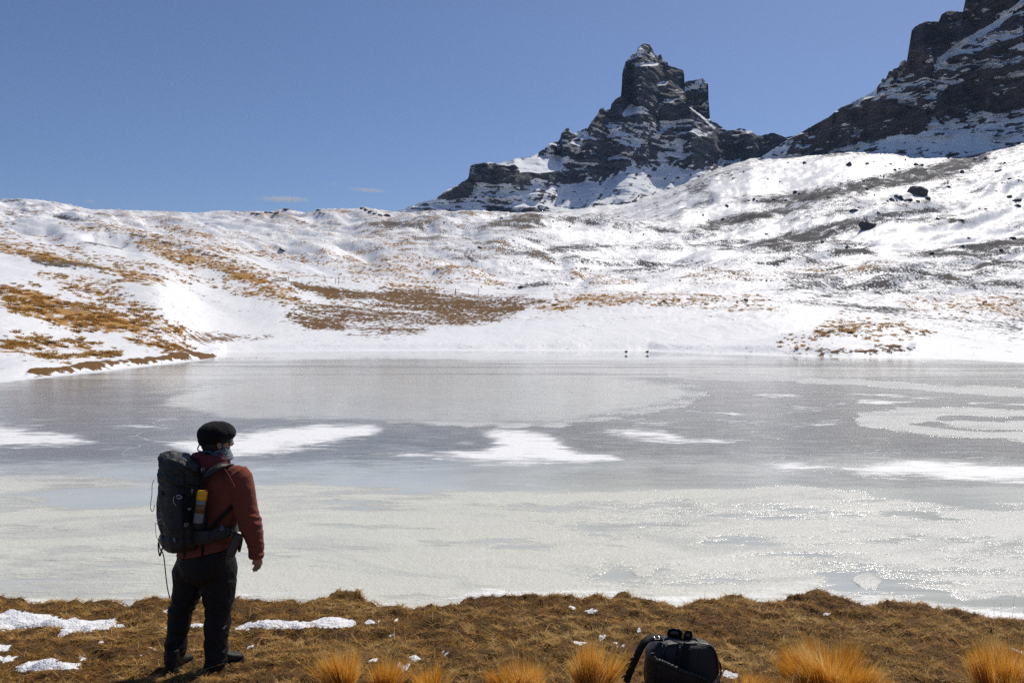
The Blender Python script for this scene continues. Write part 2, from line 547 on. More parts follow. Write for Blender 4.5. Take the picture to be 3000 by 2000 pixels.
# turf spit on the left: a raised low bank behind the shore
UP, VP = proj(HXg, YG, HZg)
spit = poly_field(UP, VP, [(75, 1100), (90, 1087), (180, 1080), (250, 1064), (330, 1060), (420, 1053), (500, 1041), (560, 1032), (620, 1038), (640, 1045), (600, 1056), (560, 1052), (500, 1060), (420, 1067), (330, 1080), (250, 1087), (180, 1092), (110, 1105)], 7, 9 * fbm(HXg / 1.6, YG / 1.6, 71., 3))
HZg += spit * sstep(-0.5, 1.2, d_sh) * (0.22 + 0.10 * fbm(HXg / 1.3, YG / 1.3, 3.3, 3))
bankr = poly_field(UP, VP, [(2320, 1026), (2420, 1010), (2560, 1000), (2680, 1008), (2660, 1030), (2560, 1040), (2400, 1040)], 8)
HZg += bankr * 0.35 * sstep(0, 1.5, d_sh)
UP, VP = proj(HXg, YG, HZg)

# ---- what covers the hills: golden tussock, brown turf, dark heath and stones (densities fixed to the ground)
wob = 30 * fbm(HXg / (YG * 0.06), YG / 9, 4.4, 3)
F = lambda pts, soft=14: poly_field(UP, VP, pts, soft * 1.9, wob * min(1.0, soft / 12.0))
FB = lambda pts, soft=14: np.clip(1.18 * poly_field(UP, VP, pts, soft * 1.2, wob * .4 * min(1.0, soft / 10.0)), 0, 1.18)
gold = np.zeros_like(HXg)
dark = np.zeros_like(HXg)
brown = np.zeros_like(HXg)


def mx(a, b):
    return np.maximum(a, b)


gold = mx(gold, .95 * F(Z6((0, 790), (300, 830), (560, 930), (1000, 960), (1300, 1100), (1240, 1140), (900, 1120), (560, 1090), (380, 1080), (300, 1000), (130, 960), (0, 900))))
gold = mx(gold, .75 * F(Z6((560, 740), (760, 790), (900, 880), (1080, 950), (1280, 1090), (1000, 1060), (800, 960), (600, 880), (420, 800)), 18))
gold = mx(gold, .7 * F(Z6((280, 700), (500, 740), (560, 800), (420, 790))))
gold = mx(gold, .8 * F(Z6((0, 1130), (250, 1125), (520, 1170), (780, 1230), (820, 1270), (600, 1290), (420, 1290), (200, 1260), (0, 1240))))
gold = mx(gold, .7 * F(Z6((850, 1150), (1150, 1180), (1300, 1230), (1250, 1260), (1000, 1230))))
gold = mx(gold, .8 * F(Z6((0, 520), (250, 545), (700, 640), (1130, 740), (1130, 780), (850, 720), (500, 640), (100, 590)), 10))
gold = mx(gold, .6 * F(Z6((1050, 740), (1500, 760), (2000, 830), (2150, 900), (2100, 920), (1900, 920), (1500, 850), (1350, 780)), 14))
gold = mx(gold, .78 * F(Z6((900, 420), (1300, 540), (1600, 640), (1900, 730), (2140, 890), (2000, 880), (1500, 720), (1200, 640), (1000, 540)), 12))
gold = mx(gold, .55 * F(Z6((450, 380), (900, 420), (1300, 500), (1900, 560), (2352, 600), (2352, 640), (1800, 590), (1300, 540), (800, 430)), 14))
gold = mx(gold, .4 * F(Z6((0, 430), (450, 470), (450, 490), (0, 470)), 10))
gold = mx(gold, .42 * F(Z7((0, 230), (300, 300), (700, 370), (1100, 500), (1150, 560), (1000, 560), (500, 520), (0, 520)), 18))
gold = mx(gold, .75 * F(Z7((850, 430), (1000, 470), (1110, 550), (1000, 540), (880, 470)), 8))
gold = mx(gold, .6 * F(Z7((300, 540), (600, 540), (800, 600), (500, 600), (250, 570)), 8))
gold = mx(gold, .55 * F(Z7((1560, 430), (1800, 490), (2100, 520), (2080, 545), (1800, 520), (1600, 520)), 10))
gold = mx(gold, .62 * F(Z7((1480, 640), (1700, 615), (2352, 610), (2352, 680), (2000, 690), (1600, 720), (1300, 770), (1350, 690)), 14))
gold = mx(gold, .45 * F(Z8((0, 970), (500, 990), (700, 1060), (500, 1080), (150, 1090), (0, 1040)), 12))
gold = mx(gold, .5 * F(Z8((1500, 1010), (1800, 1000), (2352, 990), (2352, 1120), (1900, 1110), (1550, 1060)), 18))
gold = mx(gold, .45 * F(Z8((1000, 1130), (1500, 1160), (1700, 1260), (1500, 1290), (1100, 1280), (850, 1290), (700, 1330), (620, 1280), (900, 1230)), 14))
gold = mx(gold, .35 * F(Z8((0, 800), (600, 800), (1400, 760), (1200, 830), (700, 840), (0, 890)), 14))
brown = mx(brown, 1.0 * F(Z6((1980, 760), (2352, 800), (2352, 890), (2200, 860), (2050, 820)), 8))
brown = mx(brown, .86 * F(Z7((-20, 555), (400, 590), (800, 615), (1300, 640), (1480, 655), (1300, 690), (1230, 770), (1000, 830), (760, 820), (600, 760), (300, 700), (0, 640)), 10))
brown = mx(brown, .66 * F(Z7((-200, 650), (100, 680), (500, 720), (760, 770), (560, 900), (350, 890), (0, 880), (-320, 800)), 12))
brown = mx(brown, .7 * F(Z6((1960, 960), (2150, 920), (2352, 950), (2352, 1110), (2100, 1110), (1950, 1010)), 10))
brown = mx(brown, .72 * F(Z6((1300, 1100), (1500, 1110), (1740, 1130), (1600, 1180), (1420, 1200), (1300, 1150)), 7))
brown = mx(brown, .42 * F(Z6((1700, 1130), (1900, 1135), (1800, 1180), (1650, 1195)), 6))
brown = mx(brown, 1.12 * spit)
brown = mx(brown, .9 * F(Z8((1180, 1300), (1450, 1310), (1600, 1340), (1450, 1345), (1250, 1330)), 5))
brown = mx(brown, .55 * bankr * sstep(1012, 1030, VP))
dark = mx(dark, .8 * FB(Z6((180, 560), (400, 600), (700, 650), (760, 690), (500, 680), (220, 630)), 9))
dark = mx(dark, .8 * FB(Z6((200, 860), (420, 900), (640, 930), (760, 1010), (640, 1050), (400, 1000), (230, 930)), 12))
dark = mx(dark, .7 * FB(Z6((300, 285), (520, 330), (700, 370), (640, 375), (420, 335)), 7))
dark = mx(dark, .75 * FB(Z6((700, 375), (900, 420), (1200, 500), (1500, 590), (1450, 600), (1100, 500), (850, 430)), 7))
dark = mx(dark, .6 * FB(Z6((480, 480), (640, 490), (840, 540), (700, 520)), 5))
dark = mx(dark, .62 * FB(Z6((0, 195), (150, 200), (140, 215), (0, 212)), 4))
dark = mx(dark, .72 * FB(Z7((150, 120), (330, 95), (620, 120), (560, 160), (250, 165)), 9))
dark = mx(dark, .75 * FB(Z7((880, 130), (1180, 95), (1380, 75), (1370, 150), (1250, 180), (1120, 150)), 8))
dark = mx(dark, .66 * FB(Z7((390, 235), (600, 215), (900, 235), (1050, 275), (700, 240)), 6))
dark = mx(dark, .62 * FB(Z7((690, 300), (900, 310), (1100, 330), (900, 330)), 6))
dark = mx(dark, .75 * FB(Z7((1560, 80), (1700, 110), (2100, 130), (2300, 170), (2352, 200), (2200, 195), (2000, 140), (1700, 125)), 8))
dark = mx(dark, .8 * FB(Z7((1280, 230), (1400, 250), (1330, 270)), 5))
dark = mx(dark, .72 * FB(Z7((1270, 320), (1500, 290), (1800, 270), (2100, 290), (2352, 260), (2352, 285), (2000, 310), (1400, 345)), 7))
dark = mx(dark, .8 * FB(Z7((850, 340), (900, 370), (960, 410), (900, 400)), 4))
dark = mx(dark, .6 * FB(Z7((1500, 370), (1750, 390), (2352, 405), (2352, 430), (2050, 430), (1600, 390)), 6))
dark = mx(dark, .55 * FB(Z7((1210, 540), (1650, 540), (1700, 570), (1350, 570)), 8))
dark = mx(dark, .66 * FB(Z8((0, 250), (600, 240), (1300, 160), (1900, 50), (2100, 0), (2000, 120), (1600, 230), (1000, 330), (400, 340)), 26))
dark = mx(dark, .66 * FB(Z8((80, 480), (500, 400), (800, 350), (900, 380), (600, 430), (300, 500)), 12))
dark = mx(dark, .72 * FB(Z8((700, 540), (1100, 450), (1500, 390), (1900, 390), (1500, 420), (1200, 500), (900, 600), (400, 650)), 10))
dark = mx(dark, .74 * FB(Z8((1450, 680), (1800, 640), (2352, 560), (2352, 690), (2000, 710), (1600, 710)), 10))
dark = mx(dark, .6 * FB(Z8((400, 640), (900, 620), (1000, 610), (700, 650)), 6))
dark = mx(dark, .7 * FB(Z8((470, 760), (700, 700), (900, 690), (760, 720), (650, 780)), 6))
dark = mx(dark, .46 * FB(Z8((700, 800), (1400, 740), (2100, 740), (2352, 880), (2352, 950), (1700, 970), (900, 980), (640, 960)), 30))
dark = mx(dark, .6 * FB(Z8((900, 990), (1080, 940), (1150, 945), (1000, 990)), 5))
dark = mx(dark, .58 * FB(Z8((700, 1000), (1300, 1040), (1600, 1060), (1800, 1090), (1200, 1090), (900, 1040)), 10))
dark = mx(dark, .5 * FB(Z8((1400, 1110), (2352, 1130), (2352, 1260), (2000, 1200)), 16))
dark = mx(dark, .5 * FB(Z3((1550, 610), (2352, 500), (2352, 560), (1700, 640)), 14))
dark = mx(dark, .55 * FB(Z3((0, 800), (350, 830), (400, 860), (0, 870)), 10))
dark = mx(dark, .80 * FB(Z8((350, 345), (600, 300), (1000, 232), (1500, 118), (2000, 2), (2130, -20), (2100, 60), (1900, 140), (1600, 220), (1250, 270), (900, 330), (600, 350)), 11))
dark = mx(dark, .74 * FB(Z8((60, 500), (300, 430), (600, 385), (850, 340), (900, 365), (700, 420), (400, 480), (200, 510)), 7))
dark = mx(dark, .78 * FB(Z8((380, 655), (700, 600), (950, 540), (1180, 470), (1400, 400), (1700, 370), (1950, 385), (1700, 415), (1400, 430), (1200, 510), (950, 600), (700, 640)), 8))
dark = mx(dark, .76 * FB(Z8((1450, 690), (1700, 650), (2000, 610), (2352, 560), (2500, 540), (2500, 690), (2352, 690), (2100, 700), (1700, 715)), 8))
dark = mx(dark, .82 * FB(Z8((1820, 708), (2352, 735), (2500, 745), (2352, 760), (2000, 730)), 5))
dark = mx(dark, .62 * FB(Z8((0, 215), (250, 160), (450, 110), (520, 140), (250, 240), (60, 300)), 14))
# wind-blown crests stand bare, hollows hold snow
curv = HZg - blur(blur(HZg, 9, 0), 9, 1)
crest = np.clip(curv / (0.004 * YG + 0.2), -1.5, 1.5)
wide = an(fbm, 150., 34., 12.2, 4)
auto = sstep(150, 300, YG) * np.clip(0.24 + 0.16 * crest + 0.85 * wide + .60 * ridge_dark * (.7 + 1.2 * fbm(HXg / 40, YG / 30, 77., 2)), 0, 0.72)
dark = mx(dark, auto * sstep(700, 1300, UP) * 0.95)
dark = mx(dark, ridge_dark * np.clip(.85 + 1.2 * fbm(HXg / 30, YG / 30, 88., 3), .1, 1.) * sstep(800, 1300, UP) * sstep(190, 260, YG))
gold = mx(gold, 0.55 * auto * sstep(2000, 1200, UP))
gold = mx(gold, (0.20 + .8 * an(fbm, 60., 14., 81., 3)) * sstep(100, 150, YG) * sstep(420, 250, YG) * sstep(1500, 900, UP))
dark = mx(dark, np.clip(.20 + .7 * an(fbm, 150., 22., 83., 4), .05, .55) * sstep(1650, 2000, UP) * sstep(380, 520, YG))
dark = mx(dark, np.clip(.12 + .9 * an(fbm, 70., 13., 87., 4), 0, .70) * sstep(1000, 1300, UP) * sstep(170, 215, YG) * sstep(520, 420, YG))
clean = mx(F(Z6((1020, 880), (1200, 780), (1400, 800), (1900, 930), (1960, 1050), (1750, 1110), (1330, 1090), (1180, 1000)), 14),
           F(Z7((560, 900), (900, 850), (1300, 800), (1700, 790), (2352, 720), (2352, 960), (1500, 980), (600, 990)), 12))
clean = mx(clean, F(Z7((1400, 100), (1900, 170), (2300, 210), (2352, 250), (1800, 260), (1420, 240)), 14))
clean = mx(clean, F(Z8((1250, 560), (1400, 500), (2000, 480), (2352, 500), (2352, 560), (1700, 650), (1450, 680)), 12))
clean = mx(clean, F(Z8((1700, 300), (2352, 100), (2352, 440), (1900, 440)), 20) * .6)
clean = mx(clean, F(Z7((1480, 340), (1700, 300), (2352, 300), (2352, 390), (1700, 380)), 10) * .8)
clean = mx(clean, .75 * FB(Z8((150, 200), (500, 100), (900, 45), (1500, 20), (1800, 15), (1480, 108), (1000, 222), (600, 285), (250, 320)), 12))
clean = mx(clean, .9 * FB(Z8((0, 400), (300, 350), (560, 362), (330, 415), (80, 480), (0, 470)), 9))
clean = mx(clean, .85 * FB(Z8((1250, 300), (1500, 225), (1780, 210), (1450, 320), (1300, 345)), 10))
clean = mx(clean, .8 * FB(Z8((250, 545), (700, 470), (1000, 440), (1100, 450), (800, 530), (500, 590)), 10))
clean = mx(clean, .9 * FB(Z8((0, 640), (600, 690), (1000, 690), (1400, 715), (1100, 740), (800, 690), (400, 740), (0, 740)), 9))
clean = np.clip(clean, 0, 1)
dark = np.clip(dark, 0, .86) * np.clip(.92 + .85 * fbm(HXg / 14, YG / 9, 99., 4), .45, 1.15)
for a in (gold, dark, brown):
    a *= 1 - clean * 0.93
gold *= (1 - brown * 0.6) * (0.80 - .10 * sstep(120, 80, YG))
brown *= 0.88
gold = np.clip(gold + crest * 0.06 * (gold > .1), 0, 1)
# ---- snow-hill material
def snow_hill_material():
    t = NT('snow_and_grass')
    g, d, b = t.attr('gold'), t.attr('dark'), t.attr('brown')
    P = t.pos()
    n_f = t.noise(1.5, 4, 0.66, t.mapped(P, (1.0, 0.75, 1.0)))      # tufts
    n_m = t.noise(0.17, 3, 0.6, t.mapped(P, (0.7, 1.0, 1.0)), 0.4)   # patches
    n_c = t.noise(5.0, 3, 0.6)
    mixn = t.math('ADD', t.math('MULTIPLY', n_f, 0.62), t.math('MULTIPLY', n_m, 0.38))
    # stretch noise to about 0..1
    nn = t.ramp(mixn, 0.33, 0.67)

    def cover(den, soft=0.10):
        s = t.math('SUBTRACT', t.math('ADD', nn, den), 1.0)
        return t.ramp(s, -soft, soft)
    cg, cd, cb = cover(g), cover(d, .14), cover(b, .08)
    n_b = t.noise(0.9, 4, 0.6)
    snow = t.mix(t.noise(0.05, 3), (0.80, 0.81, 0.83), (0.85, 0.855, 0.865))
    goldc = t.mix(n_c, (0.26, 0.125, 0.03), (0.58, 0.33, 0.10))
    brownc = t.mix(n_c, (0.080, 0.040, 0.012), (0.225, 0.118, 0.038))
    darkc = t.mix(n_c, (0.030, 0.028, 0.029), (0.13, 0.122, 0.120))
    c = t.mix(cd, snow, darkc)
    c = t.mix(cg, c, goldc)
    c = t.mix(cb, c, brownc)
    t.set('Base Color', c)
    veg = t.math('MAXIMUM', t.math('MAXIMUM', cg, cd), cb)
    t.set('Roughness', t.ramp(veg, 0, 1, 0.55, 0.95))
    t.set('Specular IOR Level', 0.25)
    drift = t.noise(0.35, 4, 0.5, t.mapped(P, (1.0, 0.45, 1.0)), 0.6)
    h = t.math('ADD', t.math('MULTIPLY', drift, 0.55), t.math('MULTIPLY', veg, 0.22))
    h = t.math('ADD', h, t.math('MULTIPLY', t.noise(2.2, 4, 0.6), 0.10))
    t.bump(h, 0.55, 1.0)
    return t.m


fc = grid_faces(len(HY), len(HU))
pts = np.stack([HXg, YG, HZg], -1).reshape(-1, 3)
keep = (pts[:, 2][fc] > -0.45).any(1)
me = np_mesh('snowy_hills', pts, fc[keep])
for nme, a in (('gold', gold), ('dark', dark), ('brown', brown)):
    attr(me, nme, a)
M_HILL = snow_hill_material()
hills = tag(link('snowy_hills', me, M_HILL), 'rolling snow covered hills with golden tussock and dark bare patches', 'hills', kind='structure')


def hill_z(X, Y):
    """height of the hills at X, Y (bilinear in the photo-column / log-depth grid)"""
    X, Y = np.asarray(X, float), np.asarray(Y, float)
    # the grid is regular in column (X/Y) up to the small pitch correction
    j = np.clip((np.log(Y) - lgY[0]) / (lgY[1] - lgY[0]), 0, len(HY) - 1.001)
    j0 = j.astype(int); fj = j - j0
    uu = 1500 + FPX * (X / Y) * CP
    i = np.clip((uu - HU[0]) / (HU[1] - HU[0]), 0, len(HU) - 1.001)
    i0 = i.astype(int); fi = i - i0
    g = lambda A: (A[j0, i0] * (1 - fj) * (1 - fi) + A[j0 + 1, i0] * fj * (1 - fi) + A[j0, i0 + 1] * (1 - fj) * fi + A[j0 + 1, i0 + 1] * fj * fi)
    return g(HZg), g(gold), g(dark), g(brown)


def ground_at(u, v):
    """first point of the hills that photo pixel (u, v) looks at"""
    Ys = np.geomspace(40, 1450, 2500)
    kx_, kz_ = kxz(u, v)
    zr = CAMZ + Ys * kz_
    zt = hill_z(Ys * kx_, Ys)[0]
    hit = np.nonzero(zt >= zr)[0]
    Y = Ys[hit[0]] if len(hit) else None
    return None if Y is None else Vector((float(Y * kx_), float(Y), float(CAMZ + Y * kz_)))


# ------------------------------------------------------------------ mountains
def rock_material(name, warm):
    t = NT(name)
    s = t.attr('snow')
    P = t.pos()
    nf = t.noise(0.085, 3, 0.65, t.mapped(P, (0.8, 0.8, 1.5)), .4)
    nf2 = t.noise(0.03, 3, 0.6, t.mapped(P, (0.7, 0.7, 1.3)), .6)
    sv = t.math('ADD', s, t.math('MULTIPLY', t.math('SUBTRACT', nf, 0.5), 1.5))
    sv = t.math('ADD', sv, t.math('MULTIPLY', t.math('SUBTRACT', nf2, 0.5), 1.0))
    strata = t.noise(0.06, 4, 0.65, t.mapped(P, (0.30, 0.30, 1.1) if warm else (0.12, 0.12, 1.6)), 0.9 if warm else 0.5)
    sfine = t.noise(0.30, 3, 0.6, t.mapped(P, (0.16, 0.16, 1.25)), 0.8)
    sv = t.math('ADD', sv, t.math('MULTIPLY', t.math('SUBTRACT', strata, 0.5), 0.8 if warm else 1.3))
    sv = t.math('ADD', sv, t.math('MULTIPLY', t.math('SUBTRACT', sfine, 0.5), 1.5))
    cov = t.ramp(sv, 0.36, 0.66)
    if warm:
        c = t.mix(t.ramp(t.math('ADD', t.math('MULTIPLY', strata, .6), t.math('MULTIPLY', sfine, .4)), .32, .66), (0.030, 0.027, 0.029), (0.125, 0.100, 0.092))
    else:
        c = t.mix(t.ramp(t.math('ADD', t.math('MULTIPLY', strata, .6), t.math('MULTIPLY', sfine, .4)), .32, .66), (0.028, 0.032, 0.042), (0.135, 0.137, 0.150))
    rd = t.ramp(t.noise(0.012, 4, 0.6), 0.52, 0.68)
    c = t.mix(t.math('MULTIPLY', rd, 0.45), c, (0.13, 0.085, 0.07))
    c = t.mix(cov, c, (0.84, 0.86, 0.89))
    t.set('Base Color', c)
    t.set('Roughness', 0.9)
    t.set('Specular IOR Level', 0.2)
    h = t.math('ADD', t.math('MULTIPLY', t.noise(0.08, 4, 0.65), 9.0), t.math('ADD', t.math('MULTIPLY', strata, 6.0), t.math('MULTIPLY', sfine, 3.0)))
    h = t.math('MULTIPLY', h, t.ramp(cov, 0, 1, 1.0, 0.12))
    t.bump(h, 0.85, 1.0)
    return t.m


def relief(name, u0, u1, du, vbase, vtop_pl, dv, Ybase, slope_fn, mat, seed, jag, snow_bias, extra=None, back=1.4, band=1.0, dip=-0.04):
    U = np.arange(u0, u1 + .1, du)
    top = pl(vtop_pl, U)
    tj = jag * (fbm(U / 9.0, seed + 0.5, 0, 4) * 5.0 + ridged(U / 26.0, seed + 3.5, 0, 2) * 3.0)
    top = top + tj
    V = np.arange(vbase, top.min() - dv, -dv)
    n, m = len(V), len(U)
    Yb = np.interp(U, *np.array(Ybase, float).T)
    Yc = Yb + 14 * fbm(U / 90.0, seed, 0.0, 2)
    Vp = np.full(m, float(V[0]))
    Yout = np.zeros((n, m)); Vout = np.zeros((n, m))
    soft = np.zeros((n, m))
    kprev = kxz(U, Vp)[1]
    for j in range(n):
        vv = np.maximum(V[j], top)
        k = kxz(U, vv)[1]
        dk = np.maximum(k - kprev, 0)
        X = Yc * (U - 1500) / FPX
        z = CAMZ + Yc * k
        tanS, sf = slope_fn(U, vv, X, z)
        Yc = Yc + Yc * dk / np.maximum(tanS - k, 0.22)
        Yout[j], Vout[j], soft[j] = Yc, vv, sf
        kprev = k
    UU = np.broadcast_to(U, (n, m))
    kx_, kz_ = kxz(UU, Vout)
    Xo = Yout * kx_
    Zo = CAMZ + Yout * kz_
    # break the faces up: buttresses, gullies, blocks
    Yout = blur(Yout, 2.2, 1)
    Xo = Yout * kx_
    Zo = CAMZ + Yout * kz_
    wx_ = 26 * fbm(Xo / 80, Zo / 80, seed + 20, 3)
    dY = 26 * ridged((Xo + wx_) / 120 + Zo / 170, Zo / 110, seed + .3, 3) + 15 * fbm((Xo + wx_) / 40, Zo / 30, seed + 1.3, 4) + 6 * ridged((Xo + wx_) / 26, Zo / 14, seed + 2.3, 3) + 3.5 * fbm(Xo / 10, Zo / 6, seed + 4.3, 3)
    sz = (Zo + 10 * fbm(Xo / 60, Zo / 90, seed + 9, 3) + dip * Xo)
    dY = dY + band * (7.0 * perlin(Xo / 160, sz / 10.5, seed + 30) + 4.5 * perlin(Xo / 70, sz / 4.6, seed + 31)) + (1 - band) * (10 * fbm(Xo / 15, Zo / 12, seed + 33, 3))
    if extra is not None:
        dY = dY + extra(UU, Vout)
    dY = blur(dY, 0.8, 1)
    Yout = Yout - dY * (0.35 + 0.65 * (1 - soft))
    Xo, Zo = Yout * kx_, CAMZ + Yout * kz_
    # the far side falls away behind the skyline
    nb = 9
    bX, bY, bZ = [], [], []
    for i in range(1, nb + 1):
        dd = (i / nb) ** 1.3 * 420.0
        yy = Yout[-1] + dd + 20 * fbm(U / 20., i * .7, seed, 2)
        zz = Zo[-1] - dd * back - 25 * (1 - i / nb) * np.abs(fbm(U / 30., i * 1.7, seed + 6., 3))
        bX.append(Xo[-1] * (1 + 0.4 * dd / Yout[-1])); bY.append(yy); bZ.append(zz)
    X3 = np.vstack([Xo, bX]); Y3 = np.vstack([Yout, bY]); Z3_ = np.vstack([Zo, bZ])
    P3 = np.stack([X3, Y3, Z3_], -1)
    # facing: how far each bit leans up
    gx = np.gradient(P3, axis=1); gy = np.gradient(P3, axis=0)
    nn = np.cross(gx, gy)
    ln = np.linalg.norm(nn, axis=-1)
    nzv = np.where(ln > 1e-9, np.abs(nn[..., 2]) / np.maximum(ln, 1e-9), 0.5)
    nzs = blur(blur(nzv, 1.2, 0), 1.2, 1)
    sfull = np.vstack([soft, np.tile(soft[-1], (nb, 1))])
    vfull = np.vstack([Vout, np.tile(Vout[-1], (nb, 1))])
    ufull = np.vstack([UU, np.tile(U, (nb, 1))])
    gul = ridged(X3 / 42 + Z3_ / 160, Z3_ / 260, seed + 8, 3)
    snow = (nzs - 0.50) * 1.5 + 0.42 * (sfull - 0.5) - 0.22 * gul + 0.5 + snow_bias(ufull, vfull)
    f = grid_faces(len(P3), m)
    cl = np.vstack([(Vout > V[:n, None] + 1e-6)[:-1], np.zeros((nb, m), bool)])
    dead = np.vstack([np.vstack([np.zeros((1, m), bool), (np.abs(np.diff(Vout, axis=0)) < 1e-6)]), np.zeros((nb, m), bool)])
    dd_ = dead.reshape(-1)
    live = ~(dd_[f[:, 2]] & dd_[f[:, 3]])
    f = f[live]
    me = np_mesh(name, P3.reshape(-1, 3), f)
    attr(me, 'snow', snow)
    me.materials.append(mat)
    o = bpy.data.objects.new(name, me)
    col.objects.link(o)
    return o


M_ROCK = rock_material('dark_rock_and_snow', False)
M_WARM = rock_material('brown_rock_and_snow', True)

CLIFF_C = [
    Z2((440, 1000), (300, 930), (345, 935), (360, 860), (470, 780), (460, 500), (520, 380), (760, 395), (880, 400), (1010, 420), (1210, 480), (1215, 800), (1080, 800), (900, 870), (700, 860), (480, 905)),
    Z2((120, 1090), (210, 980), (262, 910), (340, 940), (470, 960), (500, 1030), (700, 980), (860, 990), (840, 1070), (700, 1095), (500, 1100), (200, 1110)),
    Z2((900, 1000), (930, 900), (1200, 790), (1350, 970), (1300, 1060), (1100, 1080), (900, 1080)),
    Z3((645, 530), (660, 425), (800, 412), (900, 430), (960, 420), (1000, 480), (1050, 470), (1150, 490), (1270, 470), (1300, 500), (1450, 445), (1540, 430), (1640, 390), (1750, 405), (1720, 460), (1600, 510), (1450, 520), (1330, 575), (1250, 530), (1200, 555), (1100, 520), (1000, 590), (880, 570), (760, 575), (690, 550)),
    Z3((430, 655), (640, 520), (690, 560), (640, 640), (500, 690)),
    Z3((1270, 255), (1320, 170), (1360, 215), (1340, 260)),
    Z3((1480, 250), (1560, 300), (1500, 310), (1420, 260)),
    Z3((1780, 350), (1840, 280), (1940, 310), (1930, 380), (1800, 430)),
    Z3((1950, 260), (1990, 190), (2080, 150), (2180, 180), (2180, 240), (2050, 270)),
    Z3((2110, 300), (2200, 240), (2352, 210), (2352, 330), (2250, 360), (2130, 330)),
    Z3((2280, 470), (2320, 360), (2352, 350), (2352, 470)),
    Z3((1640, 320), (1700, 290), (1780, 330), (1720, 370)),
    [(2090, 400), (2140, 384), (2200, 390), (2260, 395), (2300, 420), (2260, 450), (2180, 470), (2120, 460), (2060, 430)],
    [(1980, 480), (2040, 440), (2100, 480), (2030, 500)],
]
LEDGE_C = [Z2((590, 412), (900, 405), (895, 440), (640, 448)), Z2((865, 670), (920, 618), (1010, 625), (990, 660)), Z2((1195, 850), (1350, 970), (1560, 1150), (1540, 1170), (1330, 985), (1200, 870)),
           Z3((900, 430), (970, 395), (1130, 350), (1290, 380), (1270, 465), (1150, 485), (1000, 470), (960, 420)), Z2((480, 1000), (560, 900), (680, 920), (620, 990), (500, 1030))]


def slope_center(U, V, X, z):
    c = np.zeros(U.shape)
    for p in CLIFF_C:
        c = np.maximum(c, poly_field(U, V, p, 7))
    led = np.zeros(U.shape)
    for p in LEDGE_C:
        led = np.maximum(led, poly_field(U, V, p, 3))
    warp = 9 * fbm(X / 70, z / 60, 3.1, 3)
    st = perlin(X / 240 + 1.3, (z + warp - 0.05 * X) / 15.0, 2.2) + 0.6 * perlin(X / 90 + 4.3, (z + warp) / 6.5, 7.2)
    blk = fbm(X / 60, z / 42, 5.5, 3)
    low = sstep(400, 600, V)
    cl = np.clip(c * 1.15 + sstep(0.0, 0.28, st * 0.9 + blk * 1.0 - 0.10 - 0.14 * low), 0, 1)
    cl = cl * (1 - 0.62 * sstep(0.18, 0.42, -st) * (1 - .5 * c))
    cl = cl * (1 - led)
    talus = sstep(455, 520, V + 0.16 * (U - 1900) + 14 * blk) * sstep(1500, 1700, U)
    cl = cl * (1 - .85 * talus)
    tanS = (1.68 - 0.55 * low) * (1 - talus) + .68 * talus + cl * 3.2
    tanS = np.where(led > .3, 0.62 + (tanS - .62) * (1 - led), tanS)
    return tanS, 1 - cl


TOP_C = [(1100, 640), (1172, 615), (1228, 593), (1279, 581), (1287, 572), (1321, 551), (1355, 534), (1372, 521), (1378, 487), (1383, 482), (1415, 476), (1440, 475), (1461, 479), (1483, 472), (1508, 466),
         (1551, 459), (1580, 447), (1610, 423), (1640, 408), (1644, 391), (1657, 377), (1665, 373), (1674, 389), (1678, 391), (1695, 385), (1723, 373), (1731, 358), (1751, 335), (1756, 322),
         (1766, 314), (1774, 325), (1779, 321), (1788, 320), (1792, 302), (1807, 287), (1819, 281), (1822, 243), (1823, 215), (1826, 202), (1833, 182), (1845, 169), (1853, 158), (1865, 154),
         (1868, 141), (1876, 131), (1889, 127), (1904, 132), (1912, 144), (1919, 159), (1937, 160), (1942, 178), (1955, 182), (1958, 192), (1981, 199), (2002, 206), (2005, 223), (2007, 284),
         (2009, 297), (2032, 320), (2044, 329), (2057, 340), (2083, 355), (2098, 359), (2113, 371), (2129, 382), (2144, 381), (2169, 375), (2200, 384), (2215, 396), (2234, 396), (2265, 388),
         (2299, 402), (2330, 398), (2400, 420), (2500, 470)]


def extra_c(U, V):
    k = sstep(300, 250, V) * sstep(1800, 1826, U)
    right = np.clip(U - 1932, 0, 80) * 1.0
    left = np.clip(1862 - U, 0, 60) * 0.9
    return -k * (right + left)


def bias_c(U, V):
    b = np.zeros(U.shape) - 0.04
    for p in CLIFF_C:
        b -= 0.34 * poly_field(U, V, p, 6)
    for p in LEDGE_C:
        b += 0.8 * poly_field(U, V, p, 3)
    b += 0.05 * sstep(330, 420, V)
    b += 0.18 * sstep(190, 150, V)
    b += 0.22 * sstep(460, 520, V + 0.16 * (U - 1900)) * sstep(1500, 1700, U) - .55 * sstep(.25, .6, ridged((U + V * .75) / 26., V / 160., 44., 2)) * sstep(470, 510, V + 0.16 * (U - 1900)) * sstep(1500, 1650, U)
    b += 0.34 * poly_field(U, V, Z3((1000, 390), (1300, 240), (1500, 160), (2200, 130), (2352, 330), (2000, 460), (1500, 700), (1000, 720), (760, 600), (1350, 590), (1800, 420), (1700, 300)), 30) * 0.45
    b += 0.3 * poly_field(U, V, Z3((1750, 620), (1960, 480), (2300, 400), (2352, 480), (2000, 600)), 20)
    return b


peak = relief('mountain_peak', 1100, 2480, 1.5, 690, TOP_C, 1.5, [(1100, 1180), (1400, 1150), (1900, 1220), (2200, 1330), (2500, 1400)], slope_center, M_ROCK, 2.0, 0.55, bias_c, extra_c)
tag(peak, 'dark stratified rock tower peak streaked with snow, left of the brown massif', 'mountain', kind='structure')

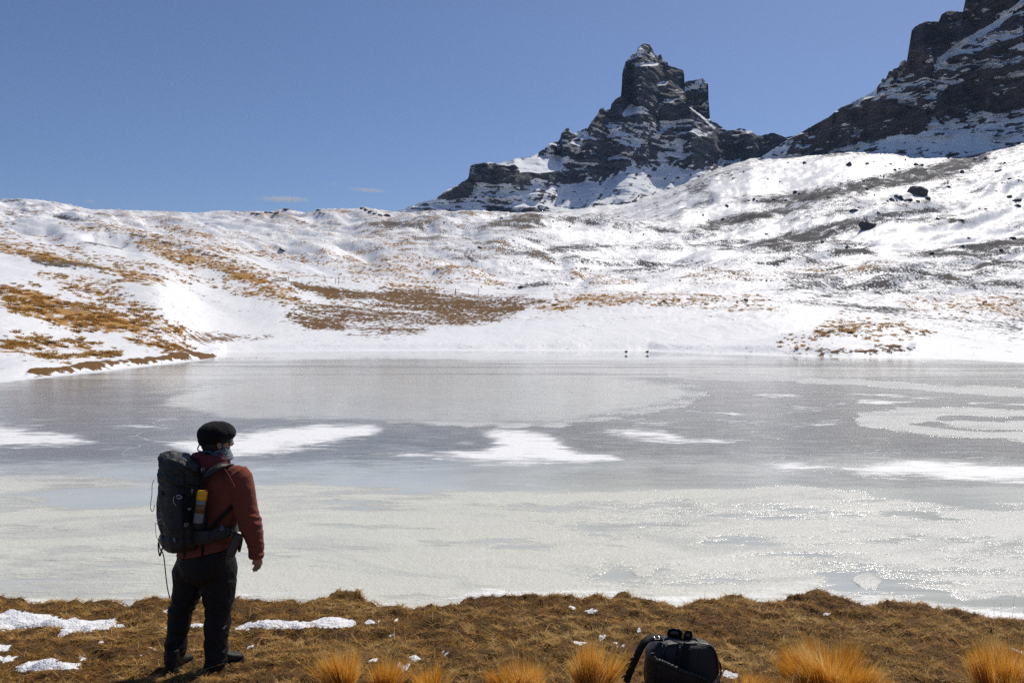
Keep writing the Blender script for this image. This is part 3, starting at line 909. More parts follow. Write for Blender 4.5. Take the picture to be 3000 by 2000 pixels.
TOP_B = [(1985, 300), (2006, 242), (2012, 237), (2029, 236), (2060, 229), (2068, 240), (2075, 248), (2075, 284), (2080, 345), (2088, 360), (2110, 400)]


def slope_back(U, V, X, z):
    warp = 9 * fbm(X / 70, z / 60, 3.9, 3)
    st = perlin(X / 240 + 9.3, (z + warp) / 14.0, 2.2)
    led = sstep(268, 258, V)
    cl = np.clip(1 - 0.4 * sstep(.1, .4, st) - led * .75 * sstep(-.2, .3, st + .2), 0, 1)
    return 0.9 + cl * 3.5, 1 - cl


tower = relief('rock_tower', 1985, 2110, 1.3, 470, TOP_B, 1.4, [(1985, 1680), (2110, 1690)], slope_back, M_WARM, 6.0, 0.35,
               lambda U, V: -0.22 + 0.45 * sstep(275, 255, V), None, 2.5)
tag(tower, 'flat topped rock tower just behind the right shoulder of the peak', 'mountain', kind='structure')

CLIFF_R = [
    Z4((1462, 490), (1478, 230), (1600, 160), (1720, 100), (1900, 80), (1900, -300), (2900, -900), (2900, -200), (2352, -20), (2150, 170), (1900, 300), (1760, 410), (1650, 550), (1440, 585)),
    Z4((1700, 720), (1830, 640), (2100, 610), (2352, 590), (2600, 540), (2600, 830), (2352, 845), (2180, 880), (2050, 850), (1900, 905), (1700, 940), (1680, 850)),
    Z4((870, 885), (1150, 775), (1330, 760), (1500, 850), (1650, 850), (1600, 1000), (1400, 1040), (1200, 1060), (900, 1150), (700, 1200), (540, 1190), (600, 1045)),
    Z4((1205, 695), (1440, 450), (1475, 480), (1430, 545)),
    Z4((2050, 370), (2150, 330), (2352, 260), (2352, 330), (2180, 400), (2060, 420)),
    Z4((1850, 600), (1980, 545), (2150, 520), (2352, 480), (2352, 560), (2000, 620)),
]
RAMP_R = Z4((1700, 475), (1780, 405), (1900, 322), (2050, 238), (2150, 175), (2250, 95), (2360, 5), (2600, -180))
RAMP2_R = Z4((1060, 790), (1200, 700), (1330, 610), (1440, 545))


def slope_right(U, V, X, z):
    c = np.zeros(U.shape)
    for p in CLIFF_R:
        c = np.maximum(c, poly_field(U, V, p, 8))
    led = np.maximum(line_field(U, V, RAMP_R, 13), line_field(U, V, RAMP2_R, 7))
    warp = 8 * fbm(X / 60, z / 50, 8.1, 3)
    st = perlin(X / 200 + 1.3, (z + warp + 0.18 * X) / 13.0, 5.2) + 0.6 * perlin(X / 80 + 4.3, (z + warp + .18 * X) / 6.0, 9.2)
    blk = fbm(X / 50, z / 36, 15.5, 3)
    low = sstep(330, 430, V)
    cl = np.clip(c * 1.25 + sstep(0.0, 0.3, st * 0.9 + blk * 1.0 - 0.02 - 0.2 * low), 0, 1)
    cl = cl * (1 - 0.55 * sstep(0.2, 0.45, -st) * (1 - .6 * c)) * (1 - led)
    return 1.65 - 0.25 * low + cl * 3.4 - 0.25 * led, 1 - cl


TOP_R = [(2200, 480), (2290, 420), (2314, 405), (2349, 386), (2425, 344), (2460, 316), (2502, 298), (2563, 264), (2571, 253), (2586, 228), (2594, 233), (2605, 209), (2634, 195), (2636, 184), (2651, 175), (2659, 183),
         (2662, 161), (2668, 115), (2671, 88), (2682, 77), (2712, 63), (2750, 63), (2758, 42), (2781, 31), (2823, 36), (2829, -5), (2850, -60), (2920, -110), (3000, -180), (3100, -240), (3260, -330), (3440, -380)]


def bias_r(U, V):
    b = np.zeros(U.shape) - 0.05 + .35 * fbm(U / 22., V / 16., 55., 3)
    for p in CLIFF_R:
        b -= 0.30 * poly_field(U, V, p, 8)
    b += 0.9 * line_field(U, V, RAMP_R, 11) + 0.8 * line_field(U, V, RAMP2_R, 7)
    b += 0.24 * sstep(330, 390, V)
    return b


massif = relief('mountain_massif', 2200, 3430, 1.7, 560, TOP_R, 1.7, [(2200, 1330), (2400, 1240), (2700, 1050), (3000, 960), (3430, 900)], slope_right, M_WARM, 11.0, 0.5, bias_r, None, 1.4, .35, .22)
tag(massif, 'brown cliffed mountain massif with a diagonal snow ramp at the right edge', 'mountain', kind='structure')

# ------------------------------------------------------------------ frozen lake
lu = np.arange(-420, 3421, 4.0)
lv = np.concatenate([np.arange(1022, 1100, 1.2), np.arange(1100, 1300, 1.8), np.arange(1300, 1960, 3.0)])
LU, LV = np.meshgrid(lu, lv)
lkx, lkz = kxz(LU, LV)
LY = -CAMZ / lkz
LX = LY * lkx
w1 = fbm(LX / 1.6, LY / 1.6, .3, 4)
w2 = fbm(LX / 5.0, LY / 5.0, 2.3, 4)
w3 = fbm(LX / 14.0, LY / 22.0, 8.3, 3)
lw = (LV - 955) * 0.05 * (w1 * 0.8 + w2 * 1.2) * 1.2
LF = lambda pts, soft=10: poly_field(LU * .42, LV, [(a * .42, b) for a, b in pts], soft, lw)
isnow = np.zeros_like(LX)
for pts, s, k in [
    ([(660, 1278), (760, 1264), (880, 1253), (1000, 1244), (1140, 1245), (1120, 1272), (1060, 1288), (900, 1302), (800, 1330), (690, 1342), (560, 1332), (510, 1300)], 9, 1),
    ([(1375, 1256), (1530, 1260), (1650, 1290), (1690, 1318), (1800, 1344), (1690, 1354), (1400, 1358), (1100, 1334), (1250, 1322), (1420, 1312), (1450, 1290), (1400, 1275)], 9, 1),
    ([(1775, 1263), (1930, 1260), (2000, 1280), (2190, 1291), (2100, 1303), (1900, 1304), (1850, 1288), (1940, 1282), (1790, 1270)], 7, .95),
    ([(2020, 1206), (2120, 1204), (2240, 1213), (2150, 1219), (2060, 1214)], 4, 1), ([(2060, 1160), (2180, 1161), (2100, 1166)], 3, .9), ([(2170, 1156), (2400, 1150), (2300, 1160), (2200, 1162)], 3, 1),
    ([(2280, 1190), (2470, 1183), (2420, 1198), (2330, 1202)], 4, .8), ([(2470, 1152), (2640, 1155), (2800, 1164), (2620, 1163)], 3, 1), ([(2520, 1175), (2680, 1176), (2600, 1182)], 3, .8), ([(2850, 1180), (3050, 1182), (3050, 1190)], 3, .8),
    ([(2215, 1354), (2500, 1362), (2650, 1354), (3050, 1366), (3050, 1400), (2900, 1408), (2700, 1385), (2500, 1376), (2300, 1372)], 8, .85), ([(2620, 1360), (3050, 1370), (3050, 1398), (2800, 1390)], 8, 1),
    ([(-100, 1235), (60, 1246), (200, 1275), (260, 1295), (120, 1308), (-100, 1312)], 10, .95), ([(300, 1247), (400, 1238), (500, 1248), (440, 1257), (360, 1256)], 5, .85),
    ([(2880, 1335), (3050, 1328), (3050, 1342), (2940, 1345)], 5, .8), ([(400, 1335), (560, 1310), (640, 1345), (500, 1352)], 12, .55), ([(1950, 1300), (2250, 1318), (2200, 1326), (1950, 1312)], 6, .5), ([(1850, 1232), (2000, 1236), (1950, 1246), (1860, 1244)], 5, .5),
    ([(2060, 1228), (2440, 1240), (2400, 1250), (2150, 1238)], 5, .45), ([(2500, 1320), (3050, 1312), (3050, 1330), (2600, 1334)], 8, .5)]:
    isnow = np.maximum(isnow, k * LF(pts, s * 3.2))
# snow rim along both shores, blown powder on the ice close to them
BANKPX = [(-400, 1775), (0, 1761), (43, 1761), (85, 1763), (110, 1757), (132, 1757), (157, 1769), (183, 1768), (225, 1770), (255, 1782), (298, 1769), (340, 1776), (374, 1782), (395, 1771), (425, 1761), (451, 1757),
          (480, 1761), (574, 1765), (689, 1761), (765, 1763), (863, 1767), (935, 1763), (951, 1764), (964, 1747), (994, 1742), (1045, 1746), (1066, 1760), (1072, 1771), (1104, 1776), (1155, 1779), (1223, 1781), (1308, 1789),
          (1351, 1768), (1380, 1757), (1440, 1751), (1495, 1750), (1546, 1753), (1602, 1750), (1648, 1748), (1704, 1755), (1733, 1748), (1814, 1744), (1848, 1747), (1869, 1760), (1882, 1771), (1965, 1767), (2032, 1771),
          (2159, 1758), (2225, 1762), (2297, 1761), (2325, 1750), (2369, 1741), (2413, 1745), (2441, 1758), (2490, 1761), (2540, 1769), (2640, 1777), (2723, 1786), (2778, 1800), (2861, 1804), (2933, 1816), (3000, 1813), (3400, 1835)]
bsm = np.convolve(np.pad(pl(BANKPX, lu), 12, mode='edge'), np.ones(25) / 25, 'valid')[None, :]
near_rim = sstep(-60, 0, LV - bsm + 30 * w1 + 30 * w2)
far_rim = sstep(9, 1.5, LV - pl(_sh, LU) + 2.5 * w2)
isnow = np.maximum(isnow, 0.72 * near_rim * (0.8 + 0.6 * w1 + .4 * w2))
isnow = np.maximum(isnow, 0.9 * far_rim)
# granular frosted ice
frost = np.zeros_like(LX)
fedge = pl([(-400, 1405), (0, 1398), (330, 1395), (520, 1440), (740, 1425), (900, 1412), (1200, 1428), (1500, 1440), (1900, 1443), (2150, 1440), (2300, 1425), (2500, 1440), (2620, 1468), (2800, 1478), (3400, 1478)], LU)
frost = np.maximum(frost, sstep(-8, 14, LV - fedge + 26 * w2 + 10 * w1))
chan = np.zeros_like(LX)
for pts, s, k in [([(150, 1440), (330, 1435), (540, 1450), (520, 1485), (330, 1490), (140, 1475)], 14, 1), ([(980, 1465), (1150, 1470), (1240, 1490), (1100, 1495), (1030, 1485)], 8, .8), ([(1390, 1478), (1560, 1476), (1500, 1486)], 5, .8),
                  ([(1150, 1535), (1400, 1530), (1700, 1540), (2000, 1536), (1700, 1550), (1200, 1545)], 7, .7), ([(1500, 1470), (2000, 1472), (1700, 1480)], 5, .55), ([(2270, 1484), (2540, 1510), (2400, 1506)], 4, .8), ([(2600, 1508), (2730, 1510), (2650, 1514)], 3, .8),
                  ([(2520, 1575), (2700, 1568), (2690, 1580), (2620, 1598), (2540, 1590)], 6, .7), ([(1760, 1640), (1900, 1650), (1970, 1660), (1850, 1720), (1740, 1710), (1720, 1680)], 14, .8), ([(1900, 1690), (2100, 1690), (2200, 1700), (2000, 1712), (1880, 1710)], 9, .7),
                  ([(2440, 1690), (2560, 1680), (2640, 1700), (2740, 1730), (2780, 1745), (2600, 1745), (2450, 1735)], 9, .95), ([(2900, 1590), (3000, 1580), (2980, 1600)], 5, .6), ([(2760, 1575), (2900, 1570), (2850, 1585)], 5, .6), ([(0, 1540), (300, 1548), (200, 1556), (0, 1552)], 6, .5),
                  ([(1400, 1570), (1750, 1600), (1500, 1590)], 7, .4), ([(1950, 1630), (2250, 1612), (2400, 1625), (2150, 1635)], 8, .45)]:
    chan = np.maximum(chan, k * LF(pts, s * 3.0))
chan = np.maximum(chan, .6 * sstep(.10, .36, fbm(LX / 3.4, LY / 1.1, 21.0, 4)))
island = np.maximum(LF([(1830, 1655), (1900, 1642), (1945, 1660), (1920, 1690), (1860, 1692), (1820, 1675)], 8), LF([(2500, 1700), (2540, 1680), (2590, 1700), (2570, 1722), (2520, 1722)], 7))
frost = frost * (1 - chan) * np.clip(.78 + .75 * fbm(LX / 6., LY / 2.2, 91., 4), .25, 1.1)
frost = np.maximum(frost, island)
FLOE = [(465, 1185), (500, 1160), (600, 1135), (800, 1115), (1100, 1102), (1500, 1096), (1800, 1106), (1980, 1125), (2050, 1150), (2000, 1172), (1850, 1198), (1700, 1220), (1600, 1234), (1400, 1241), (1200, 1236), (1000, 1228), (850, 1222), (650, 1222), (560, 1205)]
fsd = poly_sd(LU * .42, LV, [(a * .42, b) for a, b in FLOE], 16 * w2 + 9 * w1)
ringm = sstep(17, 4, np.abs(fsd + 5)) * sstep(1090, 1150, LV) * (.65 + .8 * w1)
ringm *= 0.35 + 0.65 * sstep(500, 1500, LU)
frost = np.maximum(frost, .85 * ringm)
frost = np.maximum(frost, .9 * line_field(LU, LV + lw, [(1960, 1098), (2150, 1106), (2400, 1112), (2700, 1130), (3000, 1152), (3400, 1180)], 13))
frost = np.maximum(frost, .8 * LF([(2520, 1210), (2620, 1198), (2850, 1196), (3060, 1198), (3060, 1300), (2900, 1285), (2700, 1275), (2560, 1255), (2530, 1235)], 7) * (1 - LF([(2770, 1225), (2900, 1218), (3060, 1222), (3060, 1232), (2900, 1236)], 4)) * (1 - LF([(2670, 1240), (2800, 1250), (3000, 1262), (2850, 1268)], 4)))
frost = np.maximum(frost, .5 * sstep(.1, .3, w3) * sstep(1050, 1075, LV) * sstep(1110, 1085, LV) * sstep(1500, 2300, LU))
floe = sstep(-12, 14, fsd)
# clear dark ice shows through between
clear = sstep(1020, 1060, LV) * sstep(1420, 1290, LV + 40 * w2)
clear *= (1 - 0.75 * floe)
clear = clear * (0.72 + 0.5 * sstep(-.3, .4, w3 + .5 * w2))
clear = np.maximum(clear, .5 * sstep(1300, 1330, LV) * sstep(1440, 1420, LV) * sstep(-.2, .3, w2))
band = sstep(1075, 1095, LV) * sstep(1180, 1120, LV) * sstep(1700, 1200, LU)
clear *= 1 - .45 * band
far_streak = sstep(.05, .25, fbm(LX / 40, LY / 3.2, 31., 4))
clear = np.where(LV < 1110, clear * (0.35 + .75 * far_streak), clear)
wet = sstep(1062, 1046, LV + 5 * w2) * sstep(1026, 1031, LV)
milky = sstep(1330, 1450, LV) * (1 - 0.75 * sstep(1600, 2900, LU))


def ice_material():
    t = NT('lake_ice')
    s, f, c, m = t.attr('snow'), t.attr('frost'), t.attr('clear'), t.attr('milky')
    P = t.pos()
    nf = t.noise(5.5, 3, 0.68)
    n2 = t.noise(0.9, 4, 0.6, t.mapped(P, (0.5, 1.3, 1.0)), .3)
    nfine = t.noise(38.0, 4, 0.7)
    st = t.noise(2.6, 5, 0.7, t.mapped(P, (0.45, 1.6, 1.0)), .2)
    e = t.math('ADD', t.math('MULTIPLY', t.math('SUBTRACT', st, .5), 2.1), t.math('MULTIPLY', t.math('SUBTRACT', n2, .5), 0.6))
    cs = t.ramp(t.math('ADD', s, e), 0.25, 0.90)
    cf = t.ramp(t.math('ADD', f, t.math('MULTIPLY', e, .8)), 0.25, 0.7)
    cc = t.ramp(t.math('ADD', c, t.math('MULTIPLY', e, .6)), 0.15, 0.85)
    grey = t.mix(n2, (0.42, 0.445, 0.43), (0.58, 0.605, 0.575))
    base = t.mix(cc, grey, (0.152, 0.162, 0.163))
    mil = t.mix(n2, (0.47, 0.49, 0.455), (0.66, 0.665, 0.60))
    base = t.mix(t.math('MULTIPLY', m, .8), base, mil)
    fro = t.mix(nfine, (0.54, 0.55, 0.53), (0.78, 0.78, 0.75))
    fro_m = t.mix(nfine, (0.57, 0.57, 0.50), (0.80, 0.795, 0.69))
    base = t.mix(t.math('MULTIPLY', cf, .9), base, t.mix(m, fro, fro_m))
    sw = t.noise(0.30, 5, 0.62, t.mapped(P, (0.55, 1.5, 1.0)), 2.2)
    swm = t.math('MULTIPLY', t.ramp(sw, .50, .62), t.ramp(cf, 0, 1, .25, .55))
    base = t.mix(swm, base, t.mix(m, (0.36, 0.37, 0.375), (0.47, 0.485, 0.455)))
    sw2 = t.noise(0.75, 5, 0.65, t.mapped(P, (0.6, 1.6, 1.0)), 1.6)
    base = t.mix(t.ramp(sw2, .56, .72, 0, .45), base, (0.80, 0.80, 0.77))
    dv = t.n.new('ShaderNodeVectorMath'); dv.operation = 'MULTIPLY_ADD'
    nzv = t.n.new('ShaderNodeTexNoise'); nzv.inputs['Scale'].default_value = .35; nzv.inputs['Detail'].default_value = 3
    t.l.new(P, nzv.inputs['Vector'])
    t.l.new(nzv.outputs['Color'], dv.inputs[0]); dv.inputs[1].default_value = (5, 5, 0); t.l.new(P, dv.inputs[2])
    vo = t.n.new('ShaderNodeTexVoronoi'); vo.feature = 'DISTANCE_TO_EDGE'; vo.inputs['Scale'].default_value = .085
    t.l.new(dv.outputs[0], vo.inputs['Vector'])
    crk = t.math('MULTIPLY', t.ramp(vo.outputs['Distance'], .0, .0035, .5, 0), t.ramp(t.noise(.12, 2, .5), .48, .62))
    base = t.mix(crk, base, (0.74, 0.75, 0.74))
    base = t.mix(cs, base, (0.88, 0.885, 0.89))
    t.set('Base Color', base)
    rough = t.ramp(cf, 0, 1, 0.15, 0.30)
    rough = t.math('ADD', rough, t.math('MULTIPLY', cs, .4))
    rough = t.math('ADD', rough, t.math('MULTIPLY', t.math('SUBTRACT', n2, .5), .16))
    rough = t.math('MULTIPLY', rough, t.ramp(t.attr('wet'), 0, 1, 1.0, 0.22))
    t.set('Roughness', rough)
    t.set('IOR', 1.31)
    t.set('Specular IOR Level', 0.55)
    grain = t.noise(24.0, 3, 0.7)
    h = t.math('MULTIPLY', grain, t.math('ADD', t.math('MULTIPLY', cf, 0.013), t.math('MULTIPLY', cc, 0.0028)))
    h = t.math('ADD', h, t.math('MULTIPLY', nf, t.math('MULTIPLY', t.math('ADD', cf, cs), 0.02)))
    h = t.math('ADD', h, t.math('MULTIPLY', n2, 0.006))
    h = t.math('MULTIPLY', h, t.ramp(t.attr('wet'), 0, 1, 1.0, 0.10))
    t.bump(h, 1.0, 1.0)
    return t.m


lp = np.stack([LX, LY, np.zeros_like(LX)], -1)
lp[..., 2] = 0.010 * sstep(.2, .9, isnow)
me = np_mesh('frozen_lake', lp.reshape(-1, 3), grid_faces(len(lv), len(lu))[:, ::-1])
for nme, a in (('snow', isnow), ('frost', frost), ('clear', clear), ('milky', milky), ('wet', wet)):
    attr(me, nme, a)
lake = tag(link('frozen_lake', me, ice_material()), 'frozen lake of grey and frosted ice with wind blown snow', 'lake', kind='structure')
# ================================================================== NEAR BANK
def mk_blade_mat(name, cols, transl=0.35):
    """cols: list of colours picked by the per-blade tone attribute"""
    t = NT(name)
    tone = t.attr('tone')
    cr = t.n.new('ShaderNodeValToRGB')
    t.l.new(tone, cr.inputs[0])
    el = cr.color_ramp.elements
    while len(el) > 1:
        el.remove(el[-1])
    el[0].position = 0.0
    el[0].color = (*cols[0], 1)
    for i, c in enumerate(cols[1:]):
        e = el.new((i + 1) / (len(cols) - 1))
        e.color = (*c, 1)
    t.set('Base Color', cr.outputs[0])
    t.set('Roughness', 0.62)
    t.set('Specular IOR Level', 0.3)
    tr = t.n.new('ShaderNodeBsdfTranslucent')
    t.l.new(cr.outputs[0], tr.inputs['Color'])
    mx_ = t.n.new('ShaderNodeMixShader')
    mx_.inputs[0].default_value = transl
    t.l.new(t.b.outputs[0], mx_.inputs[1])
    t.l.new(tr.outputs[0], mx_.inputs[2])
    t.l.new(mx_.outputs[0], t.out.inputs['Surface'])
    return t.m


def ribbons(base, dirv, side, length, width, droop, segs, tone):
    """many bent tapering blades as one vertex/face/attribute set; all arrays have one row per blade"""
    n = len(base)
    ts = np.linspace(0, 1, segs + 1)
    L = length[:, None, None]
    c = base[:, None, :] + dirv[:, None, :] * (ts[None, :, None] * L) + droop[:, None, :] * (ts[None, :, None] ** 2) * L
    w = width[:, None, None] * (1 - ts[None, :, None] ** 1.5) * 0.5
    l = c - side[:, None, :] * w
    r = c + side[:, None, :] * w
    V = np.concatenate([l[:, :-1], r[:, :-1], c[:, -1:]], 1)          # segs left, segs right, tip
    k = 2 * segs + 1
    F_ = []
    for i in range(segs - 1):
        F_ += [(i, segs + i, segs + i + 1), (i, segs + i + 1, i + 1)]
    F_.append((segs - 1, 2 * segs - 1, 2 * segs))
    F_ = np.array(F_)
    faces = (np.arange(n)[:, None, None] * k + F_[None]).reshape(-1, 3)
    return V.reshape(-1, 3), faces, np.repeat(tone, k)


def bank_edge(u):
    v = pl(BANKPX, u)
    return (0.20 - CAMZ) / kxz(u, v)[1]


ZA = zm(0, 1680, 2.352)
ZB = zm(900, 1700, 2.352)
ZC = zm(1700, 1700, 1.809)
SNOWP = [ZA((0, 280), (80, 250), (180, 270), (350, 290), (430, 320), (520, 310), (620, 330), (780, 320), (860, 370), (700, 390), (560, 400), (470, 410), (430, 440), (380, 440), (420, 400), (460, 370), (300, 370), (100, 390), (-80, 390), (-80, 290)),
         ZA((1600, 385), (1700, 350), (1850, 330), (1950, 330), (2050, 340), (2200, 330), (2300, 305), (2380, 330), (2440, 310), (2460, 340), (2300, 372), (2100, 378), (1900, 378), (1750, 375), (1640, 392)),
         ZB((0, 300), (120, 258), (250, 262), (340, 300), (330, 325), (200, 327), (0, 322)), ZB((385, 294), (520, 265), (430, 302)), ZB((590, 260), (635, 262), (610, 284)), ZB((555, 368), (600, 375), (580, 388)),
         ZA((100, 660), (220, 600), (370, 590), (420, 620), (580, 618), (560, 650), (400, 660), (150, 680)), ZA((535, 602), (580, 568), (605, 602)), ZA((680, 468), (745, 475), (700, 484)), ZA((1038, 520), (1095, 518), (1070, 538)),
         ZA((1108, 274), (1165, 246), (1155, 276)), ZA((1600, 300), (1655, 286), (1620, 312)), ZA((1700, 500), (1755, 500), (1725, 524)), ZA((-60, 490), (80, 488), (50, 540), (-60, 545)), ZA((-60, 575), (120, 578), (50, 612), (-60, 612)),
         ZA((1300, 355), (1410, 350), (1390, 372), (1310, 368)), ZA((1100, 380), (1165, 366), (1160, 386)), ZA((960, 570), (1000, 566), (980, 580)), ZA((1285, 530), (1340, 526), (1310, 540)), ZA((880, 640), (915, 632), (905, 655)),
         ZB((600, 620), (630, 560), (660, 590), (720, 570), (690, 620), (650, 636)), ZB((698, 532), (740, 512), (790, 540), (740, 558)), ZB((388, 545), (500, 542), (480, 568), (420, 562)), ZB((942, 500), (988, 503), (960, 522)), ZB((760, 595), (810, 600), (780, 612)),
         ZB((1800, 178), (1858, 188), (1830, 208)), ZB((1925, 212), (1995, 202), (1950, 228)), ZB((1988, 385), (2062, 382), (2020, 412)), ZB((1838, 428), (1925, 434), (1880, 448)), ZB((2105, 422), (2215, 455), (2150, 460)), ZB((1605, 528), (1655, 540), (1620, 548)),
         ZB((965, 585), (1000, 582), (985, 598)), ZB((1760, 625), (1810, 630), (1780, 645)), ZC((78, 300), (138, 298), (100, 317)), ZC((188, 334), (254, 346), (200, 352)), ZC((750, 482), (835, 490), (822, 522), (760, 512)), ZC((2285, 368), (2380, 380), (2380, 400)),
         ZC((2195, 342), (2232, 350), (2210, 358)), ZC((845, 325), (870, 325), (860, 335)), ZC((28, 166), (92, 158), (60, 178)), ZC((1285, 182), (1325, 175), (1310, 186)), ZC((290, 258), (315, 256), (305, 275))]
bx_ = np.arange(-6.2, 6.21, 0.026)
by_ = np.arange(1.2, 8.9, 0.026)
BX, BY = np.meshgrid(bx_, by_)


def bank_base(X, Y):
    z = 0.240 + 0.035 * np.clip(6.6 - Y, -2, 4.5) + 0.05 * np.clip(4.9 - Y, 0, 6) ** 1.3
    return z + 0.070 * fbm(X / 0.75, Y / 0.75, 41., 3) + 0.066 * ridged(X / .30, Y / .24, 42., 3) - 0.012


def bank_drop(X, Y):
    u = 1500 + FPX * X / np.maximum(Y, .5)
    return sstep(-0.03, 0.22, Y - bank_edge(u) + 0.10 * fbm(X / .22, Y / .22, 43., 3))


BZ = bank_base(BX, BY)
bd = bank_drop(BX, BY)
BU, BV = proj(BX, BY, BZ)
bw = 7 * fbm(BX / .16, BY / .16, 44., 3) + 6 * fbm(BX / .05, BY / .05, 45., 2)
bsn = np.zeros_like(BX)
for p in SNOWP:
    bsn = np.maximum(bsn, poly_field(BU, BV, p, 4.0, bw))
BZ = (BZ + 0.016 * sstep(.2, .9, bsn) * (1 + .5 * fbm(BX / .1, BY / .1, 47., 2)) - .03 * sstep(.5, 1., bsn) * 0) * (1 - bd) - 0.14 * bd


def bank_z(X, Y):
    i = np.clip((np.asarray(X) - bx_[0]) / 0.026, 0, len(bx_) - 1.01)
    j = np.clip((np.asarray(Y) - by_[0]) / 0.026, 0, len(by_) - 1.01)
    i0, j0 = np.asarray(i).astype(int), np.asarray(j).astype(int)
    return BZ[j0, i0], bsn[j0, i0], bd[j0, i0]


def soil_material():
    t = NT('turf_soil')
    s = t.attr('snow')
    n = t.noise(9.0, 4, .6)
    nf = t.noise(45.0, 3, .6)
    c = t.mix(n, (0.060, 0.030, 0.010), (0.17, 0.090, 0.028))
    c = t.mix(t.ramp(nf, .5, .75, 0, .6), c, (0.20, 0.125, 0.05))
    cs = t.ramp(t.math('ADD', s, t.math('MULTIPLY', t.math('SUBTRACT', nf, .5), .8)), .35, .6)
    t.set('Base Color', t.mix(cs, c, (0.87, 0.88, 0.90)))
    t.set('Roughness', t.ramp(cs, 0, 1, .95, .5))
    t.set('Specular IOR Level', .25)
    t.bump(t.math('ADD', t.math('MULTIPLY', nf, .03), t.math('MULTIPLY', n, .03)), .8, 1.0)
    return t.m


me = np_mesh('turf_bank', np.stack([BX, BY, BZ], -1).reshape(-1, 3), grid_faces(len(by_), len(bx_)))
attr(me, 'snow', bsn)
bank = tag(link('turf_bank', me, soil_material()), 'near shore bank of brown turf with scraps of snow', 'ground', kind='structure')

# ---- short brown turf: uncountable blades
rs = np.random.RandomState(5)
NB = 340000
gy = 5.15 + 2.9 * rs.rand(NB) ** 0.95
gx = (rs.rand(NB) * 2 - 1) * (gy * 0.76)
z_, sn_, dr_ = bank_z(gx, gy)
clump = fbm(gx / .11, gy / .11, 51., 2)
ok = (sn_ < 0.06 + 0.75 * rs.rand(NB) ** 3) & (dr_ < 0.75) & (rs.rand(NB) < 0.30 + 0.95 * sstep(-.35, .25, clump))
gx, gy, z_, clump, dr_ = gx[ok], gy[ok], z_[ok], clump[ok], dr_[ok]
n = len(gx)
ang = 6.0 * fbm(gx / .09, gy / .09, 52., 2) * 2 + rs.normal(0, .9, n)
lean = 0.45 + 1.1 * rs.rand(n)
dirv = np.stack([np.cos(ang) * lean, np.sin(ang) * lean, np.ones(n) * (0.45 + .6 * rs.rand(n))], -1)
dirv /= np.linalg.norm(dirv, axis=1)[:, None]
sa = rs.rand(n) * 6.283
side = np.stack([np.cos(sa), np.sin(sa), np.zeros(n)], -1)
ln_ = (0.018 + 0.030 * rs.rand(n) ** 1.3) * (0.6 + .8 * sstep(-.3, .4, clump))
stray = rs.rand(n) < .02
ln_ = np.where(stray, ln_ * 2.6, ln_)
droop = np.stack([np.cos(ang) * .5, np.sin(ang) * .5, -0.35 * rs.rand(n)], -1)
bigt = fbm(gx / .9, gy / .7, 53., 3)
tone = np.clip(0.42 + 0.65 * bigt + 0.75 * clump + 0.22 * rs.normal(size=n), 0, 1)
tone = np.where(stray, .8 + .2 * rs.rand(n), tone)
V, Fc, T = ribbons(np.stack([gx, gy, z_ - 0.004], -1), dirv, side, ln_, 0.004 + 0.004 * rs.rand(n), droop, 2, tone)
me = np_mesh('turf_grass', V, Fc)
attr(me, 'tone', T)
M_TURF = mk_blade_mat('turf_blades', [(0.11, 0.050, 0.013), (0.30, 0.145, 0.032), (0.50, 0.265, 0.055), (0.62, 0.38, 0.10), (0.74, 0.54, 0.24)], .42)
tag(link('turf_grass', me, M_TURF), 'short matted brown and ochre grass on the near bank', 'grass', kind='stuff')

M_GOLD = mk_blade_mat('golden_tussock', [(0.52, 0.23, 0.025), (0.74, 0.36, 0.04), (0.86, 0.48, 0.07), (0.90, 0.57, 0.14), (0.90, 0.68, 0.32)], .5)
M_HGOLD = mk_blade_mat('hill_tussock', [(0.085, 0.060, 0.028), (0.30, 0.155, 0.040), (0.50, 0.275, 0.070), (0.62, 0.37, 0.115), (0.72, 0.50, 0.22)], .40)
M_STRAW = mk_blade_mat('pale_seed_stems', [(0.45, 0.27, 0.08), (0.60, 0.42, 0.18), (0.70, 0.54, 0.28)], .3)


